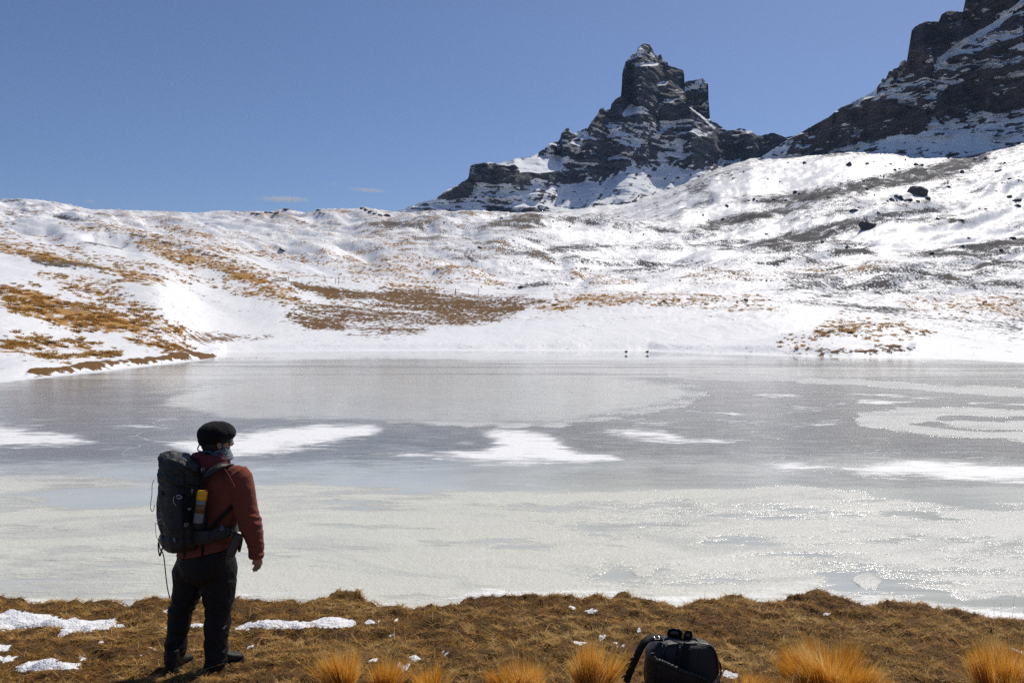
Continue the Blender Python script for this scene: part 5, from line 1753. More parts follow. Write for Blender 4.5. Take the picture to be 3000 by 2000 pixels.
FING = [([(749, 1651, .008), (747, 1658, .004), (743.5, 1664, .0), (739, 1668, -.004)], .0095),
        ([(753.5, 1654, .006), (752, 1662, .0), (748, 1669, -.006), (742, 1673.5, -.012)], .0098),
        ([(758.5, 1653, -.002), (758, 1661, -.010), (754, 1668, -.018), (749, 1672.5, -.024)], .0094),
        ([(762.5, 1649, -.010), (763.5, 1656, -.018), (761, 1662, -.026), (757.5, 1666.5, -.032)], .0082),
        ([(748.5, 1636, .014), (744, 1641, .022), (741.5, 1647, .026), (741.5, 1653.5, .024)], .0105)]
for pts, r in FING:
    pp = smooth_path([at(u, v, HYa + dy) for u, v, dy in pts], 3)
    g.tube(pp, [r * (1 - .28 * i / (len(pp) - 1)) for i in range(len(pp))], 10)
# left hand rests at the belt in front
lh = at(692, 1544, LARM_Y[1])
g.ellipsoid(lh + hx * .03, hx * .045, hy * .022, UPV * .034, 14, 8)
for i in range(4):
    q = lh + hx * .06 + UPV * (.026 - .017 * i)
    g.tube([q, q + hx * .03 - hy * .012, q + hx * .042 - hy * .035], [.0095, .009, .0075], 8)
g.tube([lh + hx * .02 + UPV * .028, lh + hx * .05 + UPV * .046, lh + hx * .075 + UPV * .045], [.011, .010, .008], 8)
body_me = fused(g, .0052, 2, None, 'body')
part('body', body_me, M_SKIN, person)

# hair at the back of the head
g = Geo()
g.ellipsoid(HC - HF * .026 - UPV * .004, HF * .090, HR * .084, UPV * .100)
g.ellipsoid(HC - HF * .045 - UPV * .055, HF * .055, HR * .070, UPV * .060)
part('hair', fused(g, .006, 3, lambda x, y, z: .004 * fbm(x * 60, y * 60, z * 25, 2), 'hair'), M_HAIR, person)

# beret
B_ = [(1234.5, 640, 8, 8), (1236.5, 639, 22, 22), (1241, 638, 34, 33), (1248, 637, 43, 41), (1257, 636.5, 50.5, 48), (1266, 635.5, 54.5, 51), (1273, 634, 54, 50), (1279, 632, 51.5, 46), (1285, 628, 46.5, 42), (1292, 624, 42, 38), (1299, 621, 37.5, 36), (1305, 621, 34, 34)]
g = Geo()
rings = []
for v, u, hw, hd in B_:
    c = at(u, v, YP - .005)
    rings.append((c, Vector((hw * PX, 0, -hw * PX * .06)), Vector((0, hd * PX, 0))))
g.loft(rings, 32)
bm_ = fused(g, .006, 4, lambda x, y, z: .005 * fbm(x * 16, y * 16, z * 12, 3) + .003 * ridged(x * 22 + z * 14, y * 20, z * 10, 2), 'beret')
part('beret', bm_, M_FELT, person)
g = Geo()
g.tube([at(642, 1239, YP), at(643, 1235.5, YP)], [.004, .003], 8)
# sunglasses: wrap lenses on a bridge, temples back to the ears
g = Geo()
gc = HC + UPV * .006
for s_ in (1, -1):
    rings = []
    for k in range(9):
        a = (k / 8) * .95 + .10
        c = gc + HF * (.098 * math.cos(a * .95) + .012) + HR * (.082 * math.sin(a) * s_)
        out = (HF * math.cos(a) + HR * math.sin(a) * s_).normalized()
        hgt = .021 * math.sin(math.pi * (k + 1.6) / 11.5) ** .4
        rings.append((c, UPV * hgt, out * .0022))
    g.loft(rings, 12)
lens_geo = g
g = Geo()
for s_ in (1, -1):
    g.strap([gc + HF * .062 + HR * .080 * s_ + UPV * .010, gc + HF * .03 + HR * .083 * s_ + UPV * .006, gc - HF * .006 + HR * .084 * s_ + UPV * .0], HR * s_, .012, .004)
    arc = []
    for k in range(9):
        a = (k / 8) * .95 + .10
        arc.append(gc + HF * (.098 * math.cos(a * .95) + .0125) + HR * (.082 * math.sin(a) * s_) + UPV * .019)
    g.tube(arc, .0030, 6)
g.tube([gc + HF * .110 + HR * .012 + UPV * .010, gc + HF * .112 + UPV * .012, gc + HF * .110 - HR * .012 + UPV * .010], .003, 6)
fr = part('sunglasses', g.mesh('sunglasses'), M_PLAST, person)
o = part('lens', lens_geo.mesh('lens'), M_LENS, fr)
o.matrix_parent_inverse = Matrix.Identity(4); o.location = (0, 0, 0)
o.matrix_parent_inverse = Matrix.Identity(4)

# neck gaiter, in folds
g = Geo()
for i, (v, r) in enumerate([(1318, .066), (1325, .072), (1333, .079), (1341, .083)]):
    c = at(643 + i * .8, v, YP)
    pts = [c + (RT * math.cos(t) + FW * math.sin(t)) * r for t in np.linspace(0, 6.283, 25)]
    g.tube(pts, .0125, 8)
g.loft([(at(643, 1316, YP), RT * .066, FW * .066), (at(645, 1346, YP), RT * .082, FW * .082)], 24)
part('neck_gaiter', fused(g, .0045, 1, None, 'neck_gaiter'), M_GAIT, person)

# jacket with sleeves, folds gathered at elbow and waist
g = Geo()
g.loft(torso(1.0), 36)
g.loft(limb(ARM, ARM_Y, 1.0), 22)
g.loft(limb(LARM, LARM_Y, 1.0), 22)
g.ellipsoid(at(692, 1392, YP - .10), RT * .085, FW * .085, UPV * .075)
g.ellipsoid(at(610, 1392, YP + .10), RT * .085, FW * .085, UPV * .075)


def fold_jacket(x, y, z):
    u, v = proj(x, y, z)
    arm = sstep(690, 712, u)
    low = sstep(1470, 1590, v)
    w = .006 * fbm(x * 6, y * 6, z * 7, 3)
    w = w + (.0035 + .006 * low) * (ridged(x * 5 + z * 6, y * 5, z * 13, 3) - .45) * (1 - arm)
    elbow = np.exp(-((v - 1530) / 42) ** 2) * arm + .6 * np.exp(-((v - 1600) / 16) ** 2) * arm
    w = w + elbow * .013 * (ridged(x * 4 - z * 4, y * 4, z * 19 + x * 8, 2) - .45)
    return w


part('fleece_jacket', fused(g, .0056, 5, fold_jacket, 'fleece_jacket'), M_FLEECE, person)
# raglan seam, cuff, hem band
g = Geo()
seam = smooth_path([at(648, 1366, YP - .14), at(662, 1378, YP - .20), at(675, 1400, YP - .235), at(688, 1427, YP - .245)], 5)
g.tube(seam, .0038, 6)
part('seam', g.mesh('seam'), M_FLEECE, person)
g = Geo()
g.loft([(at(750.5, 1617, HYa), hx * .0535, hy * .0535), (at(751, 1622, HYa), hx * .0565, hy * .0565), (at(751, 1629, HYa), hx * .0555, hy * .0555), (at(751, 1634, HYa), hx * .048, hy * .048), (at(751, 1632, HYa), hx * .040, hy * .040)], 24)
part('cuff', g.mesh('cuff'), M_FLEECE, person)

# hood bunched behind the neck
g = Geo()
c = at(622, 1340, YP - .03)
for k, (dv, r1, r2, rr) in enumerate([(-10, .115, .085, .022), (0, .125, .095, .030), (11, .120, .10, .032), (20, .112, .10, .026)]):
    cc = at(628 + k * 3, 1340 + dv, YP - .01)
    pts = [cc + RT * (r1 * .78 * math.cos(t)) + FW * (r2 * 1.0 * math.sin(t) - .035) + UPV * (.016 * math.sin(t) - .004 * k) for t in np.linspace(0, 6.283, 29)]
    g.tube(pts, rr, 10)
g.ellipsoid(at(583, 1336, YP - .10), Vector((.055, 0, 0)), Vector((0, .05, 0)), UPV * .034)
part('hood', fused(g, .006, 3, lambda x, y, z: .007 * (ridged(x * 9, y * 9, z * 26 + x * 6, 2) - .4), 'hood'), M_MAROON, person)

# trousers with gaiter-like lower legs
g = Geo()
g.loft(pelvis(1.0), 32)
g.loft(limb(LEGL, LY_, 1.0), 24)
g.loft(limb(LEGR, RY_, 1.0), 24)


def fold_trousers(x, y, z):
    u, v = proj(x, y, z)
    w = .006 * fbm(x * 7, y * 7, z * 6, 3)
    knee = np.exp(-((v - 1778) / 34) ** 2)
    hemz = sstep(1840, 1930, v)
    w = w + knee * .015 * (ridged(x * 4, y * 4, z * 15 + x * 5, 2) - .45)
    w = w + hemz * .014 * (ridged(x * 5 + 3, y * 5, z * 12 - x * 6, 2) - .45)
    w = w + .011 * (ridged(x * 6 + z * 3, y * 6, z * 5, 2) - .45) * sstep(1640, 1700, v)
    return w


part('trousers', fused(g, .0058, 12, fold_trousers, 'trousers'), M_TROUS, person)
g = Geo()                                                  # small printed emblem above the ankle: two linked rings
for cu, cv in ((656, 1838), (661, 1833)):
    g.tube([at(cu + 3.4 * math.cos(t), cv + 2.2 * math.sin(t), YP - .118) for t in np.linspace(0, 6.283, 13)], .0013, 5)
part('emblem', g.mesh('emblem'), M_PRINT, person)


def boot(heel, toe, label):
    """heel, toe: points on the ground"""
    d = (toe - heel); L = d.length; d = d.normalized()
    up = UPV; s = d.cross(up).normalized()
    e = Geo()
    prof = [(-.02, .030, .060, .060), (.05, .040, .085, .085), (.16, .041, .105, .105), (.30, .042, .098, .098), (.42, .044, .082, .082), (.58, .049, .066, .066), (.75, .051, .056, .056), (.88, .046, .047, .047), (.97, .032, .034, .034), (1.0, .014, .022, .022)]
    R_ = []
    for t, w, h, _ in prof:
        R_.append((heel + d * (L * t) + up * (.022 + h * .5), s * w, up * h * .5))
    e.loft(R_, 22, 2.6)
    e.loft([(heel + d * L * .14 + up * .08, s * .045, d * .055), (heel + d * L * .13 + up * .16, s * .046, d * .055)], 20)
    up_me = fused(e, .005, 3, lambda x, y, z: .0015 * fbm(x * 40, y * 40, z * 40, 2), 'boot')
    bo = part('boot', up_me, M_BOOT, person)
    e = Geo()
    outline = []
    for t, w in [(-.03, .020), (0, .034), (.12, .042), (.35, .040), (.55, .046), (.75, .053), (.9, .045), (.99, .026), (1.02, .006)]:
        outline.append((t, w))
    vs = []
    for t, w in outline:
        for sg in (-1, 1):
            q = heel + d * (L * t) + s * w * sg
            vs += [q + up * (-.012), q + up * .026]
    fs = []
    m = len(outline)
    for i in range(m - 1):
        a = 4 * i
        fs += [(a, a + 4, a + 5, a + 1), (a + 2, a + 3, a + 7, a + 6), (a + 1, a + 5, a + 7, a + 3), (a, a + 2, a + 6, a + 4)]
    fs += [(0, 1, 3, 2), (4 * m - 4, 4 * m - 2, 4 * m - 1, 4 * m - 3)]
    e.add(vs, fs)
    so = link('sole', e.mesh('sole', False), M_SOLE)
    so.parent = bo
    e = Geo()
    for k in range(5):
        t = .40 + .075 * k
        hgt = .022 + .088 - .052 * (t - .40) / .3
        q = heel + d * (L * t) + up * (hgt + .004)
        e.tube([q - s * .034 - up * .016 + d * .012, q + up * .002, q + s * .034 - up * .016 - d * .006], .0028, 6)
    la = link('laces', e.mesh('laces'), M_PRINT)
    la.parent = bo
    return bo


def on_ground(u, v, lift=0.0):
    Y = 5.9
    for _ in range(8):
        p = at(u, v, Y)
        Y = (float(bank_z(p.x, p.y)[0]) + lift - CAMZ) / float(kxz(u, v)[1])
    return at(u, v, Y)


hr = on_ground(618, 1951, .01); tr = on_ground(714, 1934, .01)
boot(hr, tr, 'right')
hl = on_ground(498, 1969, .01)
tl = hl + Vector((.045, .26, .0)); tl.z = float(bank_z(tl.x, tl.y)[0]) + .01
boot(hl, tl, 'left')

# ------------------------------------------------------------------ neckband headphones
g = Geo()
hp = smooth_path([at(584, 1303, YP - .075), at(580, 1311, YP - .10), at(581, 1319, YP - .115), at(592, 1322, YP - .125), at(607, 1322, YP - .135), at(616, 1324, YP - .14), at(628, 1331, YP - .14), at(641, 1336, YP - .135), at(655, 1336, YP - .125), at(664, 1331, YP - .11), at(665.5, 1323, YP - .10), at(659, 1314, YP - .092), at(651, 1307.5, YP - .088), at(649.5, 1301.5, YP - .085), at(653, 1299, YP - .08)], 5)
rad = []
for i in range(len(hp)):
    t = i / (len(hp) - 1)
    rad.append(.0068 if .22 < t < .48 else .0046)
e = thing('headphones', hp[20], 'teal neckband headphones looped behind the neck and over the ear', 'headphones')
g.tube(hp, rad, 10)
part('neckband', g.mesh('neckband'), M_TEAL, e)
g = Geo()
g.ellipsoid(at(653.5, 1303, YP - .078), Vector((.008, 0, 0)), Vector((0, .008, 0)), UPV * .012, 12, 8)
part('earpiece', g.mesh('earpiece'), M_TEAL, e)

# ------------------------------------------------------------------ the rucksack he carries
CPu, CPY = 526.0, YP - .16
PK = CPY / FPX
PA, PB = .142, .122


def pc(v):
    """middle of the pack at photo row v"""
    return at(CPu + 6 * (v - 1470) / 140.0, v, CPY)


def outer(u, v, off=0.0):
    """point on the pack's outward face"""
    f = -(PB + off)
    r = ((u - CPu) * PK - f * FW.x) / RT.x
    Y = CPY + r * RT.y + f * FW.y
    p = at(u, v, Y)
    return p


def sidep(u, v, off=0.0):
    """point on the pack's right-hand side"""
    r = PA + off
    f = ((u - CPu) * PK - r * RT.x) / FW.x
    Y = CPY + r * RT.y + f * FW.y
    return at(u, v, Y)


pack = thing('backpack', pc(1612), 'tall black hiking rucksack worn on the back of the person in rust', 'backpack')


def pring(v, a, b, du=0.0, tilt=0.0, dr=0.0):
    c = at(CPu + du, v, CPY) + RT * dr
    A, B = RT * a, FW * b
    A = A + UPV * (tilt * A.x); B = B + UPV * (tilt * B.x)
    return (c, A, B)


def fold_pack(x, y, z):
    return .016 * (ridged(x * 5, y * 5, z * 9 + x * 5, 3) - .45) + .005 * fbm(x * 14, y * 14, z * 14, 3)


def fold_lid(x, y, z):
    return .022 * (ridged(x * 6 + 2, y * 6, z * 10 + x * 7, 3) - .45) + .006 * fbm(x * 12, y * 12, z * 12, 3)


g = Geo()
g.loft([pring(1570, .118, .10, 4), pring(1560, PA, PB, 3), pring(1520, PA + .002, PB + .002, 1), pring(1470, PA, PB, 0), pring(1430, PA - .002, PB - .004, -2), pring(1400, PA - .004, PB - .006, -3), pring(1372, PA - .010, PB - .012, -2), pring(1352, .10, .085, -1)], 40, 3.4)
part('main_compartment', fused(g, .0065, 3, fold_pack, 'main_compartment'), M_NYLON, pack)
g = Geo()
g.loft([pring(1608, .100, .085, 2, -.02), pring(1602, .125, .105, 2, -.02), pring(1590, .142, .120, 1), pring(1572, .146, .125, 1), pring(1562, .140, .120, 2), pring(1558, .11, .09, 2)], 40, 3.2)
part('bottom_compartment', fused(g, .0065, 3, fold_pack, 'bottom_compartment'), M_NYLON, pack)
g = Geo()
T_ = -.20
g.loft([pring(1415, .125, .105, 0, T_), pring(1404, .150, .128, -2, T_), pring(1392, .154, .132, -2, T_), pring(1382, .143, .122, 0, T_), pring(1368, .150, .128, 0, T_), pring(1352, .150, .126, 1, T_), pring(1341, .138, .112, 1, T_), pring(1334, .108, .085, 0, T_), pring(1330, .06, .05, -1, T_)], 40, 2.9)
lid = part('lid', fused(g, .0065, 2, fold_lid, 'lid'), M_NYLON, pack)
# stretch pocket on the outside
g = Geo()
nO = -FW
rows = [(1440, 470, 524), (1450, 461, 530), (1475, 458, 534), (1510, 458, 536), (1538, 462, 535), (1552, 472, 530), (1558, 485, 518)]
vs = []
N_ = 14
for (v, ul, ur) in rows:
    for i in range(N_ + 1):
        s_ = i / N_
        bul = .030 * (math.sin(math.pi * s_) ** .5 if 0 < s_ < 1 else 0)
        vs.append(outer(ul + (ur - ul) * s_, v, bul - .006))
fs = []
for j in range(len(rows) - 1):
    for i in range(N_):
        a = j * (N_ + 1) + i
        fs.append((a, a + N_ + 1, a + N_ + 2, a + 1))
g.add(vs, fs)
pocket = part('stretch_pocket', g.mesh('stretch_pocket'), M_NYLON2, pack)
# bird emblem and a thin line of lettering on the pocket
g = Geo()


def flat(pts, off=.030):
    c = [outer(460 + (x - 110) / 3.92 * 1.0 - 2, 1300 + y / 3.92, off) for x, y in pts]
    g.add(c, [tuple(range(len(c)))])


flat([(112, 828), (122, 850), (136, 866), (148, 860), (168, 852), (186, 838), (176, 858), (156, 870), (146, 872), (142, 888), (134, 878), (122, 862)])
for x0, x1 in ((112, 122), (126, 134), (138, 150), (154, 164), (180, 192), (196, 212)):
    flat([(x0, 906), (x1, 909), (x1, 919), (x0, 916)])
em = link('emblem', g.mesh('emblem', False), M_PRINT)
em.parent = pocket
# side pocket that holds the bottle
g = Geo()
nS = RT
rows = [(1478, 590, 606), (1500, 572, 611), (1525, 562, 613), (1542, 562, 611), (1550, 572, 604)]
vs = []
for (v, ul, ur) in rows:
    for i in range(N_ + 1):
        s_ = i / N_
        bul = .045 * (math.sin(math.pi * s_) ** .5 if 0 < s_ < 1 else 0)
        vs.append(sidep(ul + (ur - ul) * s_, v, bul - .004))
fs = []
for j in range(len(rows) - 1):
    for i in range(N_):
        a = j * (N_ + 1) + i
        fs.append((a, a + N_ + 1, a + N_ + 2, a + 1))
g.add(vs, fs)
part('side_pocket', g.mesh('side_pocket'), M_NYLON2, pack)
# webbing
STR = [('compression_strap', [sidep(541, 1385, .012), sidep(541, 1450, .010), sidep(541, 1540, .010), sidep(540, 1585, .014), sidep(540, 1632, .02)], nS * .6 - FW, .020),
       ('compression_strap', [sidep(594, 1556, .012), sidep(594, 1600, .03), sidep(594, 1648, .03)], nS, .022),
       ('lid_strap', [sidep(594, 1372, .018), sidep(590, 1395, .014), sidep(587, 1410, .018), sidep(593, 1432, .05), sidep(597, 1447, .06)], nS, .018),
       ('lid_strap', [outer(474, 1402, .012), outer(474, 1425, .012), outer(473, 1445, .02)], nO, .018),
       ('lid_strap', [outer(524, 1408, .012), outer(527, 1430, .012), outer(530, 1470, .014), outer(534, 1536, .014)], nO, .016),
       ('hanging_strap', smooth_path([outer(463, 1575, .012), outer(466, 1590, .02), outer(469, 1606, .03), outer(478, 1622, .03), outer(482, 1645, .03), outer(486, 1685, .03), outer(491, 1722, .03), outer(498, 1752, .03)], 4), nO, .012),
       ('haul_loop', smooth_path([outer(464, 1588, .02), outer(464, 1606, .03), outer(468, 1626, .03), outer(474, 1610, .03), outer(478, 1598, .02)], 4), nO, .016)]
for nm, pts, nr, w in STR:
    g = Geo()
    g.strap(pts, nr, w, .003)
    part(nm, g.mesh(nm, False), M_WEB, pack)
g = Geo()
g.tube(smooth_path([outer(452, 1404, .01), outer(446, 1420, .02), outer(445, 1450, .03), outer(441, 1480, .03), outer(443, 1494, .03), outer(449, 1496, .02), outer(453, 1478, .01)], 5), .0022, 6)
part('cord', g.mesh('cord'), M_WEB, pack)
g = Geo()
g.tube([outer(455, 1530, .006), outer(456, 1556, .008), outer(459, 1575, .01)], .0018, 6)
part('cord', g.mesh('cord'), M_WEB, pack)
# buckles and loops
for pts, r, mt in [([outer(512, 1453, .03), outer(508, 1462, .035), outer(510, 1472, .035), outer(517, 1480, .03)], .0035, M_GREYM), ([outer(517, 1452, .03), outer(526, 1450, .03), outer(532, 1455, .026), outer(528, 1460, .03), outer(518, 1457, .03)], .004, M_GREYM)]:
    g = Geo()
    g.tube(smooth_path(pts, 4), r, 8)
    part('gear_loop', g.mesh('gear_loop'), mt, pack)


def buckle(p, n_, w, h, mt, nm='buckle'):
    g = Geo()
    s = n_.cross(UPV).normalized() * w * .5
    u_ = UPV * h * .5
    t = .004
    for a, b in (((-1, -1), (1, -1)), ((1, -1), (1, 1)), ((1, 1), (-1, 1)), ((-1, 1), (-1, -1)), ((-1, 0), (1, 0))):
        g.tube([p + s * a[0] + u_ * a[1], p + s * b[0] + u_ * b[1]], t * .6, 6)
    part(nm, g.mesh(nm), mt, pack)


buckle(outer(474, 1446, .03), nO, .030, .022, M_PLAST)
buckle(sidep(546, 1536, .018), nS, .026, .022, M_GREYM)
buckle(sidep(594, 1376, .024), nS, .020, .026, M_GREYM)
buckle(sidep(563, 1438, .014), nS, .008, .03, M_GREYM)
buckle(sidep(556, 1490, .016), nS, .022, .012, M_GREYM)
buckle(outer(510, 1581, .02), nO, .028, .026, M_GREYM)
# shoulder strap, lower strap, hip belt and its pocket
g = Geo()
g.strap(smooth_path([at(596, 1392, YP - .24), at(615, 1382, YP - .225), at(635, 1370, YP - .21), at(655, 1361, YP - .17), at(668, 1358, YP - .10), at(676, 1362, YP - .02), at(680, 1380, YP + .06)], 4), Vector((.1, -.75, .65)), .050, .014)
part('shoulder_strap', g.mesh('shoulder_strap'), M_NYLON, pack)
g = Geo()
g.strap(smooth_path([at(612, 1556, YP - .23), at(630, 1532, YP - .225), at(655, 1508, YP - .21), at(684, 1478, YP - .17)], 4), Vector((.3, -.95, .1)), .026, .004)
part('shoulder_strap', g.mesh('shoulder_strap'), M_WEB, pack)
g = Geo()
rr = []
for i, (u, v, dY, h) in enumerate([(560, 1572, -.24, .05), (590, 1574, -.245, .055), (620, 1572, -.24, .05), (650, 1566, -.215, .042), (675, 1557, -.17, .034), (692, 1549, -.11, .028), (700, 1543, -.03, .024)]):
    rr.append((at(u, v, YP + dY), UPV * h, Vector((.25, -.95, 0)) * .012))
g.loft(rr, 16, 3)
part('hip_belt', g.mesh('hip_belt'), M_NYLON, pack)
g = Geo()
rr = []
for (u, v, dY, h, d) in [(609, 1574, -.255, .010, .006), (616, 1570, -.262, .030, .020), (630, 1564, -.262, .044, .028), (646, 1559, -.252, .050, .030), (658, 1556, -.238, .045, .026), (667, 1555, -.222, .030, .016), (671, 1555, -.21, .012, .006)]:
    rr.append((at(u, v, YP + dY), UPV * h, Vector((.25, -.95, 0)) * d))
g.loft(rr, 20, 2.4)
hpk = part('hip_pocket', fused(g, .005, 2, None, 'hip_pocket'), M_NYLON2, pack)
g = Geo()
g.tube(smooth_path([at(650, 1538, YP - .275), at(646, 1547, YP - .29), at(650, 1552, YP - .292), at(654, 1546, YP - .285), at(651, 1538, YP - .275)], 4), .0016, 6)
zp = link('zip_pull', g.mesh('zip_pull'), M_GREYM)
zp.parent = hpk

# bottle in the side pocket
e = thing('water_bottle', sidep(580, 1532, .05), 'smoky grey water bottle with a bright yellow cap in the rucksack side pocket', 'bottle')
b0, b1 = sidep(580, 1531, .048), sidep(590, 1462, .052)
ax = (b1 - b0); Lb = ax.length; ax = ax.normalized()
sa_ = ax.cross(Vector((0, 1, 0))).normalized(); sb_ = ax.cross(sa_).normalized()
g = Geo()
br = .0345
g.loft([(b0, sa_ * br * .9, sb_ * br * .9), (b0 + ax * .006, sa_ * br, sb_ * br), (b0 + ax * Lb * .55, sa_ * br, sb_ * br), (b0 + ax * Lb * .92, sa_ * br * 1.02, sb_ * br * 1.02), (b0 + ax * Lb, sa_ * br * .95, sb_ * br * .95)], 28)
part('bottle_body', g.mesh('bottle_body'), M_BOTTLE, e)
g = Geo()
g.loft([(b0 + ax * Lb * .42, sa_ * br * 1.012, sb_ * br * 1.012), (b0 + ax * Lb * .86, sa_ * br * 1.014, sb_ * br * 1.014)], 28)
part('printed_band', g.mesh('printed_band'), M_BROWNB, e)
g = Geo()
g.loft([(b1 - ax * .004, sa_ * br * 1.03, sb_ * br * 1.03), (b1 + ax * .020, sa_ * br * 1.06, sb_ * br * 1.06), (b1 + ax * .024, sa_ * br * .98, sb_ * br * .98), (b1 + ax * .028, sa_ * br * 1.06, sb_ * br * 1.06), (b1 + ax * .052, sa_ * br * 1.04, sb_ * br * 1.04), (b1 + ax * .062, sa_ * br * .9, sb_ * br * .9), (b1 + ax * .064, sa_ * br * .5, sb_ * br * .5)], 28)
part('cap', g.mesh('cap'), M_AMBER, e)

# leather case at the belt
e = thing('belt_case', at(676, 1632, YP - .22), 'worn brown leather case hanging from the belt of the person in rust', 'case')
g = Geo()
p0, p1 = at(673, 1630, YP - .235), at(700, 1562, YP - .20)
ax = (p1 - p0).normalized(); s1 = ax.cross(Vector((.2, 1, 0))).normalized(); s2 = ax.cross(s1).normalized()
L = (p1 - p0).length
g.loft([(p0 + ax * L * t, s1 * .033 * w, s2 * .020 * w) for t, w in ((0, .75), (.03, .95), (.2, 1.0), (.5, 1.02), (.75, 1.05), (.78, 1.12), (.96, 1.12), (1.0, .9))], 24, 3.2)
part('pouch', g.mesh('pouch'), M_LEATH, e)
g = Geo()
g.strap([p0 + ax * L * .55 + s2 * -.024 + s1 * .026, p0 + ax * L * .8 + s2 * -.027 + s1 * .028, p0 + ax * L * 1.02 + s1 * .028], -s2, .014, .004)
part('flap_strap', g.mesh('flap_strap'), M_LEATH, e)
g = Geo()
q0, q1 = at(701, 1612, YP - .20), at(708, 1576, YP - .18)
g.tube([q0, q0.lerp(q1, .5), q1], [.011, .013, .012], 10)
part('key_fob', g.mesh('key_fob'), M_PLAST, e)
g = Geo()
g.tube([q0 - UPV * .002, q0 - UPV * .009], [.0112, .010], 10)
part('fob_end', g.mesh('fob_end'), simple_mat('brass', (.6, .42, .12), .3, .1, 60, metal=1.0), e)
# ------------------------------------------------------------------ black bag on the turf
bg0 = on_ground(1995, 2006)
YB = bg0.y
PB_ = YB / FPX
bag = thing('camera_bag', bg0, 'black soft bag lying on the turf at the bottom edge, strap falling to its left', 'bag')


def bp(u, v, off=0.0):
    return at(u, v, YB - off)


def fold_bag(x, y, z):
    return .007 * (ridged(x * 6, y * 6, z * 9, 2) - .45) + .003 * fbm(x * 20, y * 20, z * 20, 2)


g = Geo()
rr = []
for v, c, h, d in [(2014, 1996, 100, .105), (2008, 1996, 108, .118), (1985, 1997, 110, .128), (1950, 1996, 109, .128), (1920, 1996, 107, .124), (1902, 1996, 101, .118), (1890, 1996, 93, .108), (1881, 1994, 82, .094), (1875, 1991, 66, .074), (1872, 1988, 42, .05)]:
    rr.append((at(c, v, YB), Vector((h * PB_, 0, -h * PB_ * .03)), Vector((0, d, 0))))
g.loft(rr, 44, 3.2)
part('bag_body', fused(g, .007, 3, fold_bag, 'bag_body'), M_NYLON, bag)
# front panel bulging between its piping
g = Geo()
rows = [(1888, 1966, 2072), (1893, 1951, 2084), (1903, 1945, 2092), (1920, 1943, 2098), (1945, 1944, 2101), (1970, 1946, 2103), (2004, 1948, 2103)]
vs = []
N_ = 20
for j, (v, ul, ur) in enumerate(rows):
    for i in range(N_ + 1):
        s_ = i / N_
        bul = .028 * (math.sin(math.pi * s_) ** .4 if 0 < s_ < 1 else 0) * min(1.0, .25 + j * .35)
        base = .118 if j > 1 else (.098, .112)[j]
        vs.append(bp(ul + (ur - ul) * s_, v, base + bul))
fs = []
for j in range(len(rows) - 1):
    for i in range(N_):
        a = j * (N_ + 1) + i
        fs.append((a, a + N_ + 1, a + N_ + 2, a + 1))
g.add(vs, fs)
part('front_panel', g.mesh('front_panel'), M_NYLON2, bag)
g = Geo()
g.tube(smooth_path([bp(1944, 1985, .128), bp(1942, 1930, .128), bp(1948, 1900, .124), bp(1966, 1888, .112), bp(2010, 1885, .106), bp(2060, 1885, .108), bp(2086, 1894, .118), bp(2099, 1918, .124), bp(2104, 1960, .126), bp(2104, 1995, .128)], 5), .0050, 8)
part('piping', g.mesh('piping'), M_PLAST, bag)
g = Geo()
g.strap([bp(2013, 1884, .120), bp(2010, 1900, .150), bp(2005, 1940, .156), bp(1999, 2000, .156)], Vector((0, -1, .1)), .050, .006)
part('webbing', g.mesh('webbing', False), M_WEB, bag)
g = Geo()
g.strap([bp(1987, 1888, .122), bp(1985, 1910, .148), bp(1983, 1945, .154)], Vector((0, -1, .1)), .011, .005)
part('webbing', g.mesh('webbing', False), M_WEB, bag)
# gathered pouch across the lower front, its elastic mouth ruffled
mouth = smooth_path([(1909, 1911, .145), (1913, 1921, .165), (1922, 1933, .185), (1938, 1938, .20), (1955, 1945, .21), (1975, 1955, .215), (2000, 1966, .21), (2030, 1976, .20), (2055, 1984, .185), (2070, 1993, .17), (2078, 2003, .155)], 8)
top = []
for i, p in enumerate(mouth):
    w_ = math.sin(i * 1.55) * .6 + math.sin(i * 2.7 + 1) * .4
    top.append((p.x + 1.0 * w_, p.y - 1.6 * abs(w_), p.z + .008 * w_))
g = Geo()
vs = []
M_ = 7
for (u, v, o_) in top:
    for j in range(M_):
        t = j / (M_ - 1)
        vv = v + (2014 - v) * t
        uu = u + (1990 - u) * .10 * t
        vs.append(bp(uu, vv, o_ + .020 * math.sin(math.pi * t) * (2014 - v) / 100 - .010 * (t < .01) - .03 * t))
fs = []
for i in range(len(top) - 1):
    for j in range(M_ - 1):
        a = i * M_ + j
        fs.append((a, a + 1, a + M_ + 1, a + M_))
g.add(vs, fs)
part('pouch', g.mesh('pouch'), M_NYLON, bag)
g = Geo()
g.tube([bp(u, v, o_ - .002) for u, v, o_ in top], [.011 + .006 * abs(math.sin(i * .95)) for i in range(len(top))], 8)
part('ruffled_edge', g.mesh('ruffled_edge'), M_NYLON, bag)
g = Geo()
st = smooth_path([bp(1940, 1869, .03), bp(1922, 1866, .05), bp(1903, 1869, .07), bp(1888, 1880, .09), bp(1874, 1903, .10), bp(1860, 1934, .10), bp(1846, 1965, .095), bp(1834, 1998, .09)], 4)
nr_ = [Vector((-.15 - .5 * min(1, i / 14), -.55, .8 - .6 * min(1, i / 14))) for i in range(len(st))]
g.strap(st, nr_, .050, .010)
part('shoulder_strap', g.mesh('shoulder_strap'), M_WEB, bag)
g = Geo()
q = [bp(1916, 1862, .085), bp(1930, 1862.5, .085), bp(1933, 1871.5, .10), bp(1919, 1872, .10), bp(1916, 1862, .085)]
g.tube(q, .0035, 8)
part('strap_ring', g.mesh('strap_ring'), M_GREYM, bag)
